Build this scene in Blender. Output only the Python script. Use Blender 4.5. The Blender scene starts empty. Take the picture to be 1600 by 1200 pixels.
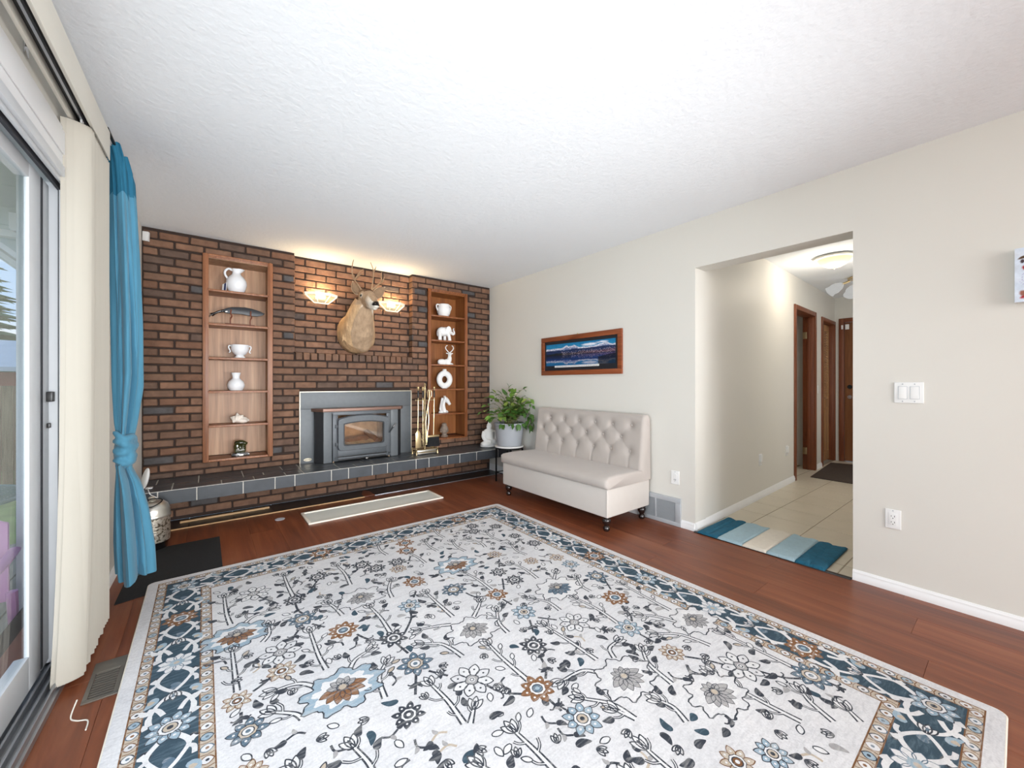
import bpy, bmesh, math, random
import numpy as np
from mathutils import Vector, Matrix, Euler, noise as mnoise
R_ = math.radians
rnd = random.Random(7)
scene = bpy.context.scene
COL = scene.collection

# ------------------------------------------------------------ camera, world, light, exposure
F_PX, CY, YAW, CAM_H = 618.25, 598.75, 37.865, 1.159
cam_d = bpy.data.cameras.new('camera')
cam_d.sensor_fit = 'HORIZONTAL'; cam_d.sensor_width = 36.0
cam_d.lens = F_PX / 1600 * 36.0
cam_d.shift_y = (CY - 600) / 1600
cam_d.clip_start = 0.02; cam_d.clip_end = 200
cam = bpy.data.objects.new('camera', cam_d); COL.objects.link(cam)
cam.location = (0, 0, CAM_H); cam.rotation_euler = (R_(90), 0, R_(-YAW))
scene.camera = cam

vs = scene.view_settings
vs.view_transform = 'Standard'; vs.look = 'None'; vs.gamma = 1; vs.use_curve_mapping = False
vs.exposure = 0.35
scene.display_settings.display_device = 'sRGB'

def world():
    w = bpy.data.worlds.new('sky'); scene.world = w; w.use_nodes = True
    nt = w.node_tree; nt.nodes.clear()
    out = nt.nodes.new('ShaderNodeOutputWorld'); bg = nt.nodes.new('ShaderNodeBackground')
    tc = nt.nodes.new('ShaderNodeTexCoord'); sep = nt.nodes.new('ShaderNodeSeparateXYZ')
    nt.links.new(tc.outputs['Generated'], sep.inputs[0])
    r = nt.nodes.new('ShaderNodeValToRGB'); nt.links.new(sep.outputs['Z'], r.inputs[0])
    r.color_ramp.elements[0].position = 0.0; r.color_ramp.elements[0].color = (0.55, 0.72, 0.92, 1)
    r.color_ramp.elements[1].position = 0.8; r.color_ramp.elements[1].color = (0.16, 0.36, 0.78, 1)
    no = nt.nodes.new('ShaderNodeTexNoise'); no.inputs['Scale'].default_value = 3.2; no.inputs['Detail'].default_value = 8
    mp = nt.nodes.new('ShaderNodeMapping'); mp.inputs['Scale'].default_value = (1, 1, 2.6)
    nt.links.new(tc.outputs['Generated'], mp.inputs[0]); nt.links.new(mp.outputs[0], no.inputs['Vector'])
    cr = nt.nodes.new('ShaderNodeValToRGB'); nt.links.new(no.outputs[0], cr.inputs[0])
    cr.color_ramp.elements[0].position = 0.46; cr.color_ramp.elements[0].color = (0, 0, 0, 1)
    cr.color_ramp.elements[1].position = 0.66; cr.color_ramp.elements[1].color = (1, 1, 1, 1)
    mx = nt.nodes.new('ShaderNodeMix'); mx.data_type = 'RGBA'
    nt.links.new(cr.outputs[0], mx.inputs[0]); nt.links.new(r.outputs[0], mx.inputs[6])
    mx.inputs[7].default_value = (0.95, 0.97, 1.0, 1)
    nt.links.new(mx.outputs[2], bg.inputs[0]); bg.inputs[1].default_value = 1.0
    nt.links.new(bg.outputs[0], out.inputs[0])
world()

def area(name, loc, rot, sx, sy, power, col=(1, 1, 1), spread=180):
    d = bpy.data.lights.new(name, 'AREA'); d.shape = 'RECTANGLE'; d.size = sx; d.size_y = sy
    d.energy = power; d.color = col; d.spread = R_(spread)
    o = bpy.data.objects.new(name, d); COL.objects.link(o); o.location = loc; o.rotation_euler = rot
    return o
def point(name, loc, power, col, rad=0.03):
    d = bpy.data.lights.new(name, 'POINT'); d.energy = power; d.color = col; d.shadow_soft_size = rad
    o = bpy.data.objects.new(name, d); COL.objects.link(o); o.location = loc
    return o
# daylight through the dining-room window behind the camera
area('rear_window_daylight', (1.2, -5.9, 1.45), (R_(-90), 0, R_(180)), 3.2, 2.0, 160, (0.97, 0.985, 1.0))
# daylight through the sliding patio door on the left
area('patio_daylight', (-0.80, 0.85, 1.15), (R_(-90), 0, R_(90)), 1.6, 1.9, 36, (0.93, 0.97, 1.0))
# added fill lamp under the ceiling behind the camera, without a fixture
area('rear_ceiling_fill', (1.3, -3.2, 2.39), (0, 0, 0), 0.5, 0.5, 50, (0.97, 0.98, 1.0))
# two added fill lamps behind the camera, brightening ceiling and far end
area('room_fill', (0.15, -1.5, 0.9), Vector((1.3, 5.6, 0.6)).to_track_quat('-Z', 'Y').to_euler(), 0.6, 0.6, 21, (0.92, 0.965, 1.0), 78)
area('room_fill', (2.4, -1.2, 0.9), Vector((-1.6, 5.0, 1.2)).to_track_quat('-Z', 'Y').to_euler(), 0.6, 0.6, 12, (0.92, 0.965, 1.0), 78)
# added fill lamp at the unseen side of the hall, to brighten it
area('hall_fill', (5.8, 0.02, 1.35), (R_(-90), 0, R_(180)), 2.2, 1.6, 10, (0.98, 0.99, 1.0))

# ------------------------------------------------------------ colours and materials
def lin(c):
    c = c / 255.0
    return c / 12.92 if c <= 0.04045 else ((c + 0.055) / 1.055) ** 2.4
def rgb(r, g, b): return (lin(r), lin(g), lin(b), 1.0)
def hsc(c, k): return tuple(min(1, v * k) for v in c[:3]) + (1.0,)

def new_mat(name):
    m = bpy.data.materials.new(name); m.use_nodes = True
    nt = m.node_tree; b = nt.nodes['Principled BSDF']
    return m, nt, b
def coords(nt, scale=(1, 1, 1), world=False):
    tc = nt.nodes.new('ShaderNodeTexCoord')
    mp = nt.nodes.new('ShaderNodeMapping'); mp.inputs['Scale'].default_value = scale
    if world:
        g = nt.nodes.new('ShaderNodeNewGeometry'); nt.links.new(g.outputs['Position'], mp.inputs[0])
    else:
        nt.links.new(tc.outputs['Object'], mp.inputs[0])
    return mp.outputs[0]
def noise_tex(nt, vec, scale, detail=4, dist=0.0, rough=.55, rand=True):
    n = nt.nodes.new('ShaderNodeTexNoise'); n.noise_dimensions = '4D'
    n.inputs['Scale'].default_value = scale; n.inputs['Detail'].default_value = detail
    n.inputs['Distortion'].default_value = dist; n.inputs['Roughness'].default_value = rough
    nt.links.new(vec, n.inputs['Vector'])
    if rand:
        oi = nt.nodes.new('ShaderNodeObjectInfo'); mu = nt.nodes.new('ShaderNodeMath'); mu.operation = 'MULTIPLY'
        mu.inputs[1].default_value = 40; nt.links.new(oi.outputs['Random'], mu.inputs[0]); nt.links.new(mu.outputs[0], n.inputs['W'])
    return n.outputs[0]
def ramp(nt, fac, stops, interp='LINEAR'):
    r = nt.nodes.new('ShaderNodeValToRGB'); r.color_ramp.interpolation = interp
    e = r.color_ramp.elements
    e[0].position, e[0].color = stops[0]; e[1].position, e[1].color = stops[-1]
    for p, c in stops[1:-1]:
        k = e.new(p); k.color = c
    nt.links.new(fac, r.inputs[0]); return r.outputs[0]
def mixc(nt, fac, a, b, mode='MIX'):
    m = nt.nodes.new('ShaderNodeMix'); m.data_type = 'RGBA'; m.blend_type = mode
    for s, v in ((0, fac), (6, a), (7, b)):
        if isinstance(v, (int, float, tuple)): m.inputs[s].default_value = v
        else: nt.links.new(v, m.inputs[s])
    return m.outputs[2]
def bump(nt, b, fac, strength, dist=0.002):
    n = nt.nodes.new('ShaderNodeBump'); n.inputs['Strength'].default_value = strength; n.inputs['Distance'].default_value = dist
    nt.links.new(fac, n.inputs['Height']); nt.links.new(n.outputs[0], b.inputs['Normal'])

def mat(name, col, rough=.5, metal=0.0, nscale=None, namt=.12, bscale=None, bstr=.2, bdist=.002, spec=.5, coat=0, emit=None, estr=0, stretch=(1, 1, 1), world=False, sheen=0, trans=0):
    m, nt, b = new_mat(name)
    b.inputs['Base Color'].default_value = col; b.inputs['Roughness'].default_value = rough
    b.inputs['Metallic'].default_value = metal; b.inputs['Specular IOR Level'].default_value = spec
    b.inputs['Coat Weight'].default_value = coat; b.inputs['Sheen Weight'].default_value = sheen
    b.inputs['Transmission Weight'].default_value = trans
    v = coords(nt, stretch, world)
    f = noise_tex(nt, v, nscale or 6.0, 4)
    a = namt
    c = ramp(nt, f, [(.25, hsc(col, 1 - a)), (.75, hsc(col, 1 + a))])
    nt.links.new(c, b.inputs['Base Color'])
    if bscale: bump(nt, b, noise_tex(nt, v, bscale, 5), bstr, bdist)
    if emit: b.inputs['Emission Color'].default_value = emit; b.inputs['Emission Strength'].default_value = estr
    return m

def wood(name, dark, mid, light, rough=.4, axis='z', scale=1.0, fine=1.0, rand_amt=.15, coat=0.0, contrast=(.3, .52, .75)):
    m, nt, b = new_mat(name)
    s = {'x': (1.1, 14, 14), 'y': (14, 1.1, 14), 'z': (14, 14, 1.1)}[axis]
    v = coords(nt, tuple(q * scale for q in s))
    f = noise_tex(nt, v, 1.2, 6, 1.6, .6)
    c = ramp(nt, f, [(contrast[0], dark), (contrast[1], mid), (contrast[2], light)])
    s2 = {'x': (2, 90, 90), 'y': (90, 2, 90), 'z': (90, 90, 2)}[axis]
    v2 = coords(nt, tuple(q * scale for q in s2))
    f2 = noise_tex(nt, v2, 1.5, 3)
    g = ramp(nt, f2, [(.3, (1 - .22 * fine,) * 3 + (1,)), (.7, (1 + .1 * fine,) * 3 + (1,))])
    c = mixc(nt, 1.0, c, g, 'MULTIPLY')
    oi = nt.nodes.new('ShaderNodeObjectInfo')
    t = ramp(nt, oi.outputs['Random'], [(0, (1 - rand_amt,) * 3 + (1,)), (1, (1 + rand_amt,) * 3 + (1,))])
    c = mixc(nt, 1.0, c, t, 'MULTIPLY')
    nt.links.new(c, b.inputs['Base Color']); b.inputs['Roughness'].default_value = rough
    b.inputs['Coat Weight'].default_value = coat; b.inputs['Coat Roughness'].default_value = .12
    bump(nt, b, f2, .08, .001)
    return m

def brick_mat(name, cols, rough_bump):
    m, nt, b = new_mat(name)
    oi = nt.nodes.new('ShaderNodeObjectInfo')
    c = ramp(nt, oi.outputs['Random'], cols, 'CONSTANT')
    v = coords(nt)
    f = noise_tex(nt, v, 14, 5, .3)
    k = ramp(nt, f, [(.3, (.68, .66, .66, 1)), (.72, (1.22, 1.2, 1.18, 1))])
    c = mixc(nt, 1.0, c, k, 'MULTIPLY')
    nt.links.new(c, b.inputs['Base Color']); b.inputs['Roughness'].default_value = .72; b.inputs['Specular IOR Level'].default_value = .3
    vv = coords(nt, (1, 1, 2.2))
    bump(nt, b, noise_tex(nt, vv, 26, 5, .6), rough_bump, .008)
    return m

BR = [(0, rgb(114, 87, 70)), (.16, rgb(122, 91, 72)), (.32, rgb(107, 81, 65)), (.48, rgb(128, 96, 76)), (.62, rgb(116, 84, 65)), (.76, rgb(110, 86, 72)), (.88, rgb(98, 79, 68)), (.955, rgb(82, 79, 79))]
M = {}
M['brick'] = brick_mat('brick_brown', BR, .55)
M['brick_rough'] = brick_mat('brick_rustic', [(p, hsc(c, 1.12)) for p, c in BR[:7]] + [(.97, rgb(84, 74, 70))], 1.0)
M['mortar'] = mat('dark_mortar', rgb(52, 38, 31), .9, nscale=20, bscale=60, bstr=.4)
M['wall'] = mat('cream_wall_paint', rgb(224, 221, 213), .55, nscale=2, namt=.012, bscale=180, bstr=.05, bdist=.001, spec=.35, world=True)
M['ceiling'] = mat('textured_ceiling', rgb(241, 244, 247), .85, nscale=3, namt=.01, bscale=34, bstr=.55, bdist=.006, spec=.2, world=True)
M['white'] = mat('white_trim_paint', rgb(240, 240, 240), .4, namt=.02)
M['plastic_white'] = mat('white_plastic', rgb(240, 240, 238), .35, namt=.01)
M['vinyl'] = mat('white_vinyl_frame', rgb(214, 217, 220), .35, namt=.03)
M['seal'] = mat('dark_rubber_seal', rgb(48, 50, 56), .6)
M['alu'] = mat('brushed_aluminium', rgb(178, 182, 188), .35, .85, nscale=10, stretch=(1, .1, 1))
M['laminate'] = wood('cherry_laminate', rgb(98, 50, 30), rgb(128, 68, 40), rgb(150, 90, 58), .40, 'y', .55, .5, .09, .04)
M['oak'] = wood('honey_oak', rgb(146, 106, 76), rgb(176, 135, 102), rgb(194, 156, 122), .45, 'z', .55, .9, .06)
M['oak_frame'] = wood('oak_frame', rgb(128, 78, 48), rgb(152, 98, 64), rgb(172, 118, 82), .4, 'z', 1.2, .8, .06)
M['oak_r'] = wood('orange_oak', rgb(122, 70, 32), rgb(150, 92, 46), rgb(172, 112, 60), .42, 'z', .5, .9, .08)
M['oak_r_frame'] = wood('orange_oak_frame', rgb(112, 62, 32), rgb(142, 84, 46), rgb(166, 106, 64), .4, 'z', 1.2, .8, .06)
M['door_wood'] = wood('brown_door_wood', rgb(114, 70, 40), rgb(140, 90, 54), rgb(156, 104, 66), .4, 'z', .6, .6, .06)
M['trim_wood'] = wood('dark_red_door_trim', rgb(104, 54, 30), rgb(128, 70, 40), rgb(144, 86, 52), .38, 'z', .8, .6, .06)
M['bifold'] = wood('light_bifold_wood', rgb(158, 114, 74), rgb(186, 142, 98), rgb(202, 160, 114), .45, 'z', .8, .7, .06)
M['stick'] = wood('pale_pine_strip', rgb(176, 136, 92), rgb(200, 162, 116), rgb(216, 182, 138), .5, 'x', .8, .5, .04)
M['slate'] = mat('slate_tile', rgb(66, 70, 75), .33, nscale=9, namt=.2, bscale=22, bstr=.25, bdist=.002, spec=.5)
M['grout'] = mat('pale_grout', rgb(196, 192, 184), .9, nscale=40)
M['black_tile'] = mat('black_floor_tile', rgb(26, 26, 28), .35, nscale=9, namt=.2)
M['hall_tile'] = mat('beige_floor_tile', rgb(206, 196, 176), .3, nscale=7, namt=.05, bscale=15, bstr=.06)
M['hall_grout'] = mat('tan_grout', rgb(150, 138, 118), .9, nscale=40)
M['black_mat'] = mat('black_mat_fibre', rgb(24, 24, 26), .95, nscale=60, namt=.3, bscale=300, bstr=.4)
M['brown_mat'] = mat('brown_doormat', rgb(70, 58, 50), .95, nscale=60, namt=.25, bscale=300, bstr=.4)
M['stove'] = mat('grey_stove_steel', rgb(100, 104, 107), .5, .2, nscale=30, namt=.06, bscale=200, bstr=.06)
M['stove_dark'] = mat('dark_stove_iron', rgb(44, 45, 48), .5, .3, nscale=30, namt=.1)
M['cast'] = mat('cast_iron_door', rgb(84, 88, 92), .44, .3, nscale=40, namt=.08, bscale=160, bstr=.12)
M['hood'] = mat('brown_hood_steel', rgb(120, 92, 80), .38, .4, nscale=20, namt=.06)
M['brass'] = mat('polished_brass', rgb(212, 190, 146), .3, .9, nscale=20, namt=.06)
M['brass_light'] = mat('pale_brass_trim', rgb(216, 206, 184), .35, .5, nscale=20, namt=.04)
M['chrome'] = mat('spring_chrome', rgb(205, 205, 205), .2, .95)
M['firebrick'] = mat('firebrick', rgb(196, 164, 132), .9, nscale=12, namt=.35, bscale=40, bstr=.4)
M['ash'] = mat('pale_ash', rgb(222, 206, 182), .95, nscale=18, namt=.3, bscale=50, bstr=.8)
M['log'] = mat('burnt_log', rgb(120, 86, 56), .9, nscale=14, namt=.4, bscale=30, bstr=.6)
M['black_plastic'] = mat('black_plastic', rgb(22, 22, 23), .35)
M['ceramic'] = mat('white_ceramic', rgb(238, 240, 243), .22, namt=.01, spec=.5)
M['matte_white'] = mat('matte_white_stoneware', rgb(240, 239, 237), .6, namt=.015, bscale=60, bstr=.08)
M['shellm'] = mat('pale_conch_shell', rgb(236, 226, 214), .4, nscale=22, namt=.06, bscale=30, bstr=.2)
M['green_glass'] = mat('dark_olive_stone', rgb(56, 58, 26), .15, nscale=9, namt=.5, coat=.5)
M['black_gloss'] = mat('black_gloss_base', rgb(18, 16, 16), .15, coat=.5)
M['grey_stone'] = mat('brownish_grey_stone', rgb(142, 126, 112), .6, nscale=16, namt=.12)
M['scabbard'] = mat('black_leather', rgb(30, 33, 38), .4, nscale=24, namt=.15, bscale=90, bstr=.15)
M['peg'] = mat('reddish_peg_wood', rgb(120, 66, 44), .45, namt=.12)
M['sofa'] = mat('taupe_linen', rgb(186, 177, 170), .9, nscale=12, namt=.025, bscale=420, bstr=.22, bdist=.0012, sheen=.25, spec=.2)
M['sofa_base'] = mat('pale_taupe_linen', rgb(204, 197, 190), .9, nscale=12, namt=.02, bscale=420, bstr=.22, bdist=.0012, sheen=.25, spec=.2)
M['dark_leg'] = mat('glossy_black_brown_leg', rgb(32, 22, 20), .18, coat=.6)
M['pot'] = mat('grey_plant_pot', rgb(160, 163, 168), .55, nscale=10, namt=.04)
M['soil'] = mat('dark_soil', rgb(52, 40, 30), .95, nscale=40, namt=.4, bscale=80, bstr=.8)
M['leaf_a'] = mat('leaf_mid_green', rgb(104, 138, 56), .45, nscale=30, namt=.22)
M['leaf_b'] = mat('leaf_dark_green', rgb(70, 106, 44), .4, nscale=30, namt=.2)
M['leaf_c'] = mat('leaf_yellow_green', rgb(158, 176, 86), .5, nscale=30, namt=.2)
M['twig'] = mat('green_brown_stem', rgb(92, 92, 48), .6)
M['marble'] = mat('white_stand_top', rgb(232, 230, 226), .3, nscale=5, namt=.05)
M['black_metal'] = mat('black_metal', rgb(28, 28, 29), .4, .5)
M['silver'] = mat('silver_metal', rgb(206, 203, 194), .28, .85, nscale=14, namt=.08)
M['grille'] = mat('grey_painted_steel', rgb(186, 190, 194), .45, .15, namt=.03)
M['grille_dark'] = mat('dark_duct', rgb(60, 62, 64), .8)
M['register'] = mat('bronze_register', rgb(112, 106, 98), .4, .4)
M['panel_white'] = mat('off_white_panel', rgb(222, 222, 214), .55, nscale=3, namt=.03)
M['panel_rim'] = mat('cream_panel_rim', rgb(238, 230, 216), .5, namt=.02)
M['curtain'] = mat('teal_curtain_cloth', rgb(76, 134, 160), .75, nscale=60, namt=.12, bscale=70, bstr=.25, bdist=.002, stretch=(1, 1, .08), sheen=.15, spec=.25)
M['curtain_top_shade'] = mat('shaded_teal_curtain_cloth', rgb(38, 104, 132), .75, nscale=60, namt=.12, bscale=70, bstr=.25, bdist=.002, stretch=(1, 1, .08), spec=.25)  # curtain cloth darkened to put shade into its top
M['blind'] = mat('cream_fabric_vane', rgb(178, 172, 160), .7, nscale=30, namt=.03, bscale=120, bstr=.2, stretch=(1, 1, .04))
M['valance'] = mat('cream_valance', rgb(230, 226, 214), .6, namt=.02)
M['pic_frame'] = wood('red_brown_picture_frame', rgb(112, 52, 26), rgb(140, 72, 38), rgb(160, 90, 54), .35, 'y', 1, .6, .08, .2)
M['mat_teal'] = mat('deep_teal_shag', rgb(22, 92, 118), .95, nscale=40, namt=.22, bscale=160, bstr=.9, bdist=.006)
M['mat_sky'] = mat('pale_blue_shag', rgb(160, 186, 196), .95, nscale=40, namt=.08, bscale=160, bstr=.9, bdist=.006)
M['mat_cream'] = mat('cream_shag', rgb(222, 214, 200), .95, nscale=40, namt=.06, bscale=160, bstr=.9, bdist=.006)
M['rug_edge'] = mat('rug_binding', rgb(228, 220, 206), .95, nscale=60, namt=.05, bscale=400, bstr=.3)
M['black_eye'] = mat('glossy_black', rgb(12, 10, 9), .1, coat=.6)
M['antler'] = mat('antler_horn', rgb(150, 122, 92), .5, nscale=40, namt=.3)
M['earin'] = mat('ear_inner_fur', rgb(142, 116, 90), .9, nscale=40, namt=.2)

def glass(name, tint=(1, 1, 1, 1), refl=.08):
    m, nt, b = new_mat(name); nt.nodes.remove(b)
    out = nt.nodes['Material Output']
    t = nt.nodes.new('ShaderNodeBsdfTransparent'); t.inputs[0].default_value = tint
    g = nt.nodes.new('ShaderNodeBsdfGlossy'); g.inputs['Roughness'].default_value = .02
    lw = nt.nodes.new('ShaderNodeLayerWeight'); lw.inputs[0].default_value = .5
    pw = nt.nodes.new('ShaderNodeMath'); pw.operation = 'POWER'; pw.inputs[1].default_value = 4; nt.links.new(lw.outputs['Facing'], pw.inputs[0])
    ma = nt.nodes.new('ShaderNodeMath'); ma.operation = 'MULTIPLY_ADD'; ma.inputs[1].default_value = .45; ma.inputs[2].default_value = refl * .4; nt.links.new(pw.outputs[0], ma.inputs[0])
    x = nt.nodes.new('ShaderNodeMixShader')
    nt.links.new(ma.outputs[0], x.inputs[0]); nt.links.new(t.outputs[0], x.inputs[1]); nt.links.new(g.outputs[0], x.inputs[2])
    nt.links.new(x.outputs[0], out.inputs[0])
    return m
M['glass'] = glass('clear_window_glass', (.96, .98, .98, 1), .05)
M['stove_glass'] = glass('smoky_stove_glass', (.95, .88, .78, 1), .3)
def lit_glass(name, col, strength, clear):
    m, nt, b = new_mat(name); nt.nodes.remove(b); out = nt.nodes['Material Output']
    t = nt.nodes.new('ShaderNodeBsdfTransparent'); e = nt.nodes.new('ShaderNodeEmission'); e.inputs[1].default_value = strength
    f = noise_tex(nt, coords(nt), 30, 3, 0, .5, False); nt.links.new(ramp(nt, f, [(.3, hsc(col, .92)), (.7, col)]), e.inputs[0])
    x = nt.nodes.new('ShaderNodeMixShader'); x.inputs[0].default_value = 1 - clear
    nt.links.new(t.outputs[0], x.inputs[1]); nt.links.new(e.outputs[0], x.inputs[2]); nt.links.new(x.outputs[0], out.inputs[0]); return m
M['shade'] = lit_glass('frosted_sconce_glass', (1.0, .82, .50, 1), 1.0, .45)
M['shade_core'] = mat('lit_frosted_glass', rgb(255, 246, 222), .35, namt=.02, emit=(1.0, .86, .58, 1), estr=2.6)
M['shade_rim'] = mat('white_sconce_rim', rgb(236, 228, 212), .3, namt=.02, emit=(1.0, .85, .62, 1), estr=.22)
M['hall_shade'] = mat('lit_hall_bowl', rgb(240, 206, 150), .35, namt=.10, nscale=8, emit=(1.0, .74, .40, 1), estr=.72)

def attr_mat(name, rough=.85, nscale=60, namt=.18, bscale=160, bstr=.5, stretch=(1, 1, 1)):
    m, nt, b = new_mat(name)
    a = nt.nodes.new('ShaderNodeAttribute'); a.attribute_name = 'Col'
    f = noise_tex(nt, coords(nt, stretch), nscale, 4)
    k = ramp(nt, f, [(.3, (1 - namt,) * 3 + (1,)), (.7, (1 + namt,) * 3 + (1,))])
    nt.links.new(mixc(nt, 1.0, a.outputs['Color'], k, 'MULTIPLY'), b.inputs['Base Color'])
    b.inputs['Roughness'].default_value = rough; b.inputs['Specular IOR Level'].default_value = .25
    if bstr: bump(nt, b, noise_tex(nt, coords(nt, stretch), bscale, 4), bstr, .004)
    return m
M['deer_fur'] = attr_mat('deer_fur', .9, 40, .2, 60, .8, (1, 1, .35))
M['print'] = attr_mat('printed_paper', .35, 30, .12, 10, 0)

# ------------------------------------------------------------ geometry helpers
class G:
    def __init__(s): s.v = []; s.f = []; s.m = []
    def add(s, vs_, fs_, m=0):
        o = len(s.v); s.v += [tuple(p) for p in vs_]
        for f in fs_: s.f.append(tuple(i + o for i in f)); s.m.append(m)
        return s
    def box(s, x0, x1, y0, y1, z0, z1, m=0):
        return s.add([(x0, y0, z0), (x1, y0, z0), (x1, y1, z0), (x0, y1, z0), (x0, y0, z1), (x1, y0, z1), (x1, y1, z1), (x0, y1, z1)],
                     [(0, 3, 2, 1), (4, 5, 6, 7), (0, 1, 5, 4), (1, 2, 6, 5), (2, 3, 7, 6), (3, 0, 4, 7)], m)
    def rings(s, rs, cap0=True, cap1=True, m=0, closed=True):
        n = len(rs[0]); vs_ = [p for r in rs for p in r]; fs_ = []
        for i in range(len(rs) - 1):
            for j in range(n if closed else n - 1):
                a = i * n + j; b = i * n + (j + 1) % n
                fs_.append((a, b, b + n, a + n))
        if cap0: fs_.append(tuple(reversed(range(n))))
        if cap1: fs_.append(tuple(range((len(rs) - 1) * n, len(rs) * n)))
        return s.add(vs_, fs_, m)
    def lathe(s, c, prof, n=24, m=0, cap=True, sq=(1, 1)):
        rs = [[(c[0] + r * sq[0] * math.cos(2 * math.pi * k / n), c[1] + r * sq[1] * math.sin(2 * math.pi * k / n), c[2] + z) for k in range(n)] for r, z in prof]
        return s.rings(rs, cap, cap, m)
    def tube(s, pts, rad, n=8, m=0, cap=True, flat=1.0):
        pts = [Vector(p) for p in pts]
        if not isinstance(rad, (list, tuple)): rad = [rad] * len(pts)
        t0 = (pts[1] - pts[0]).normalized()
        up = Vector((0, 0, 1)) if abs(t0.z) < .9 else Vector((1, 0, 0))
        nrm = (up - t0 * up.dot(t0)).normalized(); rs = []
        for i, p in enumerate(pts):
            t = (pts[min(i + 1, len(pts) - 1)] - pts[max(i - 1, 0)]).normalized()
            nrm = (nrm - t * nrm.dot(t)).normalized(); bi = t.cross(nrm)
            rs.append([p + (nrm * math.cos(2 * math.pi * k / n) * rad[i] * flat + bi * math.sin(2 * math.pi * k / n) * rad[i]) for k in range(n)])
        return s.rings(rs, cap, cap, m)
    def ell(s, c, r, rot=None, nu=16, nv=10, m=0):
        mt = Euler(rot).to_matrix() if rot else Matrix.Identity(3)
        c = Vector(c); rs = []
        for i in range(nv + 1):
            ph = math.pi * i / nv; ph = min(max(ph, .02), math.pi - .02)
            rs.append([c + mt @ Vector((r[0] * math.sin(ph) * math.cos(2 * math.pi * k / nu), r[1] * math.sin(ph) * math.sin(2 * math.pi * k / nu), -r[2] * math.cos(ph))) for k in range(nu)])
        return s.rings(rs, True, True, m)
    def prism(s, outline, d, m=0):
        n = len(outline); a = [Vector(p) for p in outline]; b = [p + Vector(d) for p in a]
        return s.add(a + b, [tuple(range(n)), tuple(range(2 * n - 1, n - 1, -1))] + [(i + n, (i + 1) % n + n, (i + 1) % n, i) for i in range(n)], m)
    def mesh(s, name, mats, bev=0, seg=2, smooth=True, ang=38, origin=None):
        me = bpy.data.meshes.new(name)
        v = s.v
        if origin is not None: v = [(p[0] - origin[0], p[1] - origin[1], p[2] - origin[2]) for p in v]
        me.from_pydata(v, [], s.f)
        me.polygons.foreach_set('material_index', s.m)
        bm = bmesh.new(); bm.from_mesh(me)
        bmesh.ops.recalc_face_normals(bm, faces=bm.faces)
        if bev: bmesh.ops.bevel(bm, geom=list(bm.edges), offset=bev, segments=seg, affect='EDGES', clamp_overlap=True, profile=.6)
        bm.to_mesh(me); bm.free()
        for m in (mats if isinstance(mats, (list, tuple)) else [mats]): me.materials.append(m)
        if smooth:
            me.polygons.foreach_set('use_smooth', [True] * len(me.polygons)); me.set_sharp_from_angle(angle=R_(ang))
        me.update(); return me

WL = {}
def setp(o, label=None, cat=None, group=None, kind=None):
    if label: o['label'] = label
    if cat: o['category'] = cat
    if group: o['group'] = group
    if kind: o['kind'] = kind
    return o
def link(name, me, parent, origin):
    o = bpy.data.objects.new(name, me); COL.objects.link(o)
    w = Vector(origin); WL[o.name] = w
    if parent is not None:
        o.parent = parent; o.location = w - WL[parent.name]
    else: o.location = w
    return o
def part(name, g, mats, parent=None, bev=0, seg=2, smooth=True, ang=38, label=None, kind=None, origin=None):
    """one mesh object; g's vertices are world coordinates, the origin goes to their centre"""
    if origin is None:
        a = np.array(g.v); origin = tuple((a.min(0) + a.max(0)) / 2)
    me = g.mesh(name, mats, bev, seg, smooth, ang, origin)
    o = link(name, me, parent, origin)
    setp(o, label, kind=kind); return o
def thing(name, label, cat, loc, group=None):
    o = bpy.data.objects.new(name, None); COL.objects.link(o); o.location = loc; o.empty_display_size = .05
    WL[o.name] = Vector(loc); return setp(o, label, cat, group)
def single(name, label, cat, g, mats, group=None, **kw):
    return setp(part(name, g, mats, None, **kw), label, cat, group)
def struct(name, g, mats, **kw): return setp(part(name, g, mats, None, **kw), kind='structure')
def struct_root(name, loc): 
    o = bpy.data.objects.new(name, None); COL.objects.link(o); o.location = loc; WL[o.name] = Vector(loc); o['kind'] = 'structure'; o.empty_display_size = .05
    return o
def blob(name, g, voxel, mats, parent=None, smooth_it=4, colf=None, label=None):
    """fuse overlapping solids into one continuous skin"""
    a = np.array(g.v); origin = tuple((a.min(0) + a.max(0)) / 2)
    me = g.mesh('tmp', [], origin=origin, smooth=False)
    t = bpy.data.objects.new('tmp', me); COL.objects.link(t)
    md = t.modifiers.new('r', 'REMESH'); md.mode = 'VOXEL'; md.voxel_size = voxel
    if smooth_it:
        sm = t.modifiers.new('s', 'SMOOTH'); sm.iterations = smooth_it; sm.factor = .5
    dg = bpy.context.evaluated_depsgraph_get(); dg.update()
    nm = bpy.data.meshes.new_from_object(t.evaluated_get(dg)); nm.name = name
    bpy.data.objects.remove(t); bpy.data.meshes.remove(me)
    nm.materials.clear()
    for m in (mats if isinstance(mats, (list, tuple)) else [mats]): nm.materials.append(m)
    nm.polygons.foreach_set('use_smooth', [True] * len(nm.polygons))
    if colf:
        at = nm.color_attributes.new('Col', 'FLOAT_COLOR', 'POINT')
        for i, v in enumerate(nm.vertices): at.data[i].color = colf(Vector(v.co) + Vector(origin), v.normal)
    o = link(name, nm, parent, origin); setp(o, label); return o
def lerp(a, b, t): return a + (b - a) * t
def mixcol(a, b, t):
    t = min(1, max(0, t)); return tuple(a[i] + (b[i] - a[i]) * t for i in range(3)) + (1,)
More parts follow.
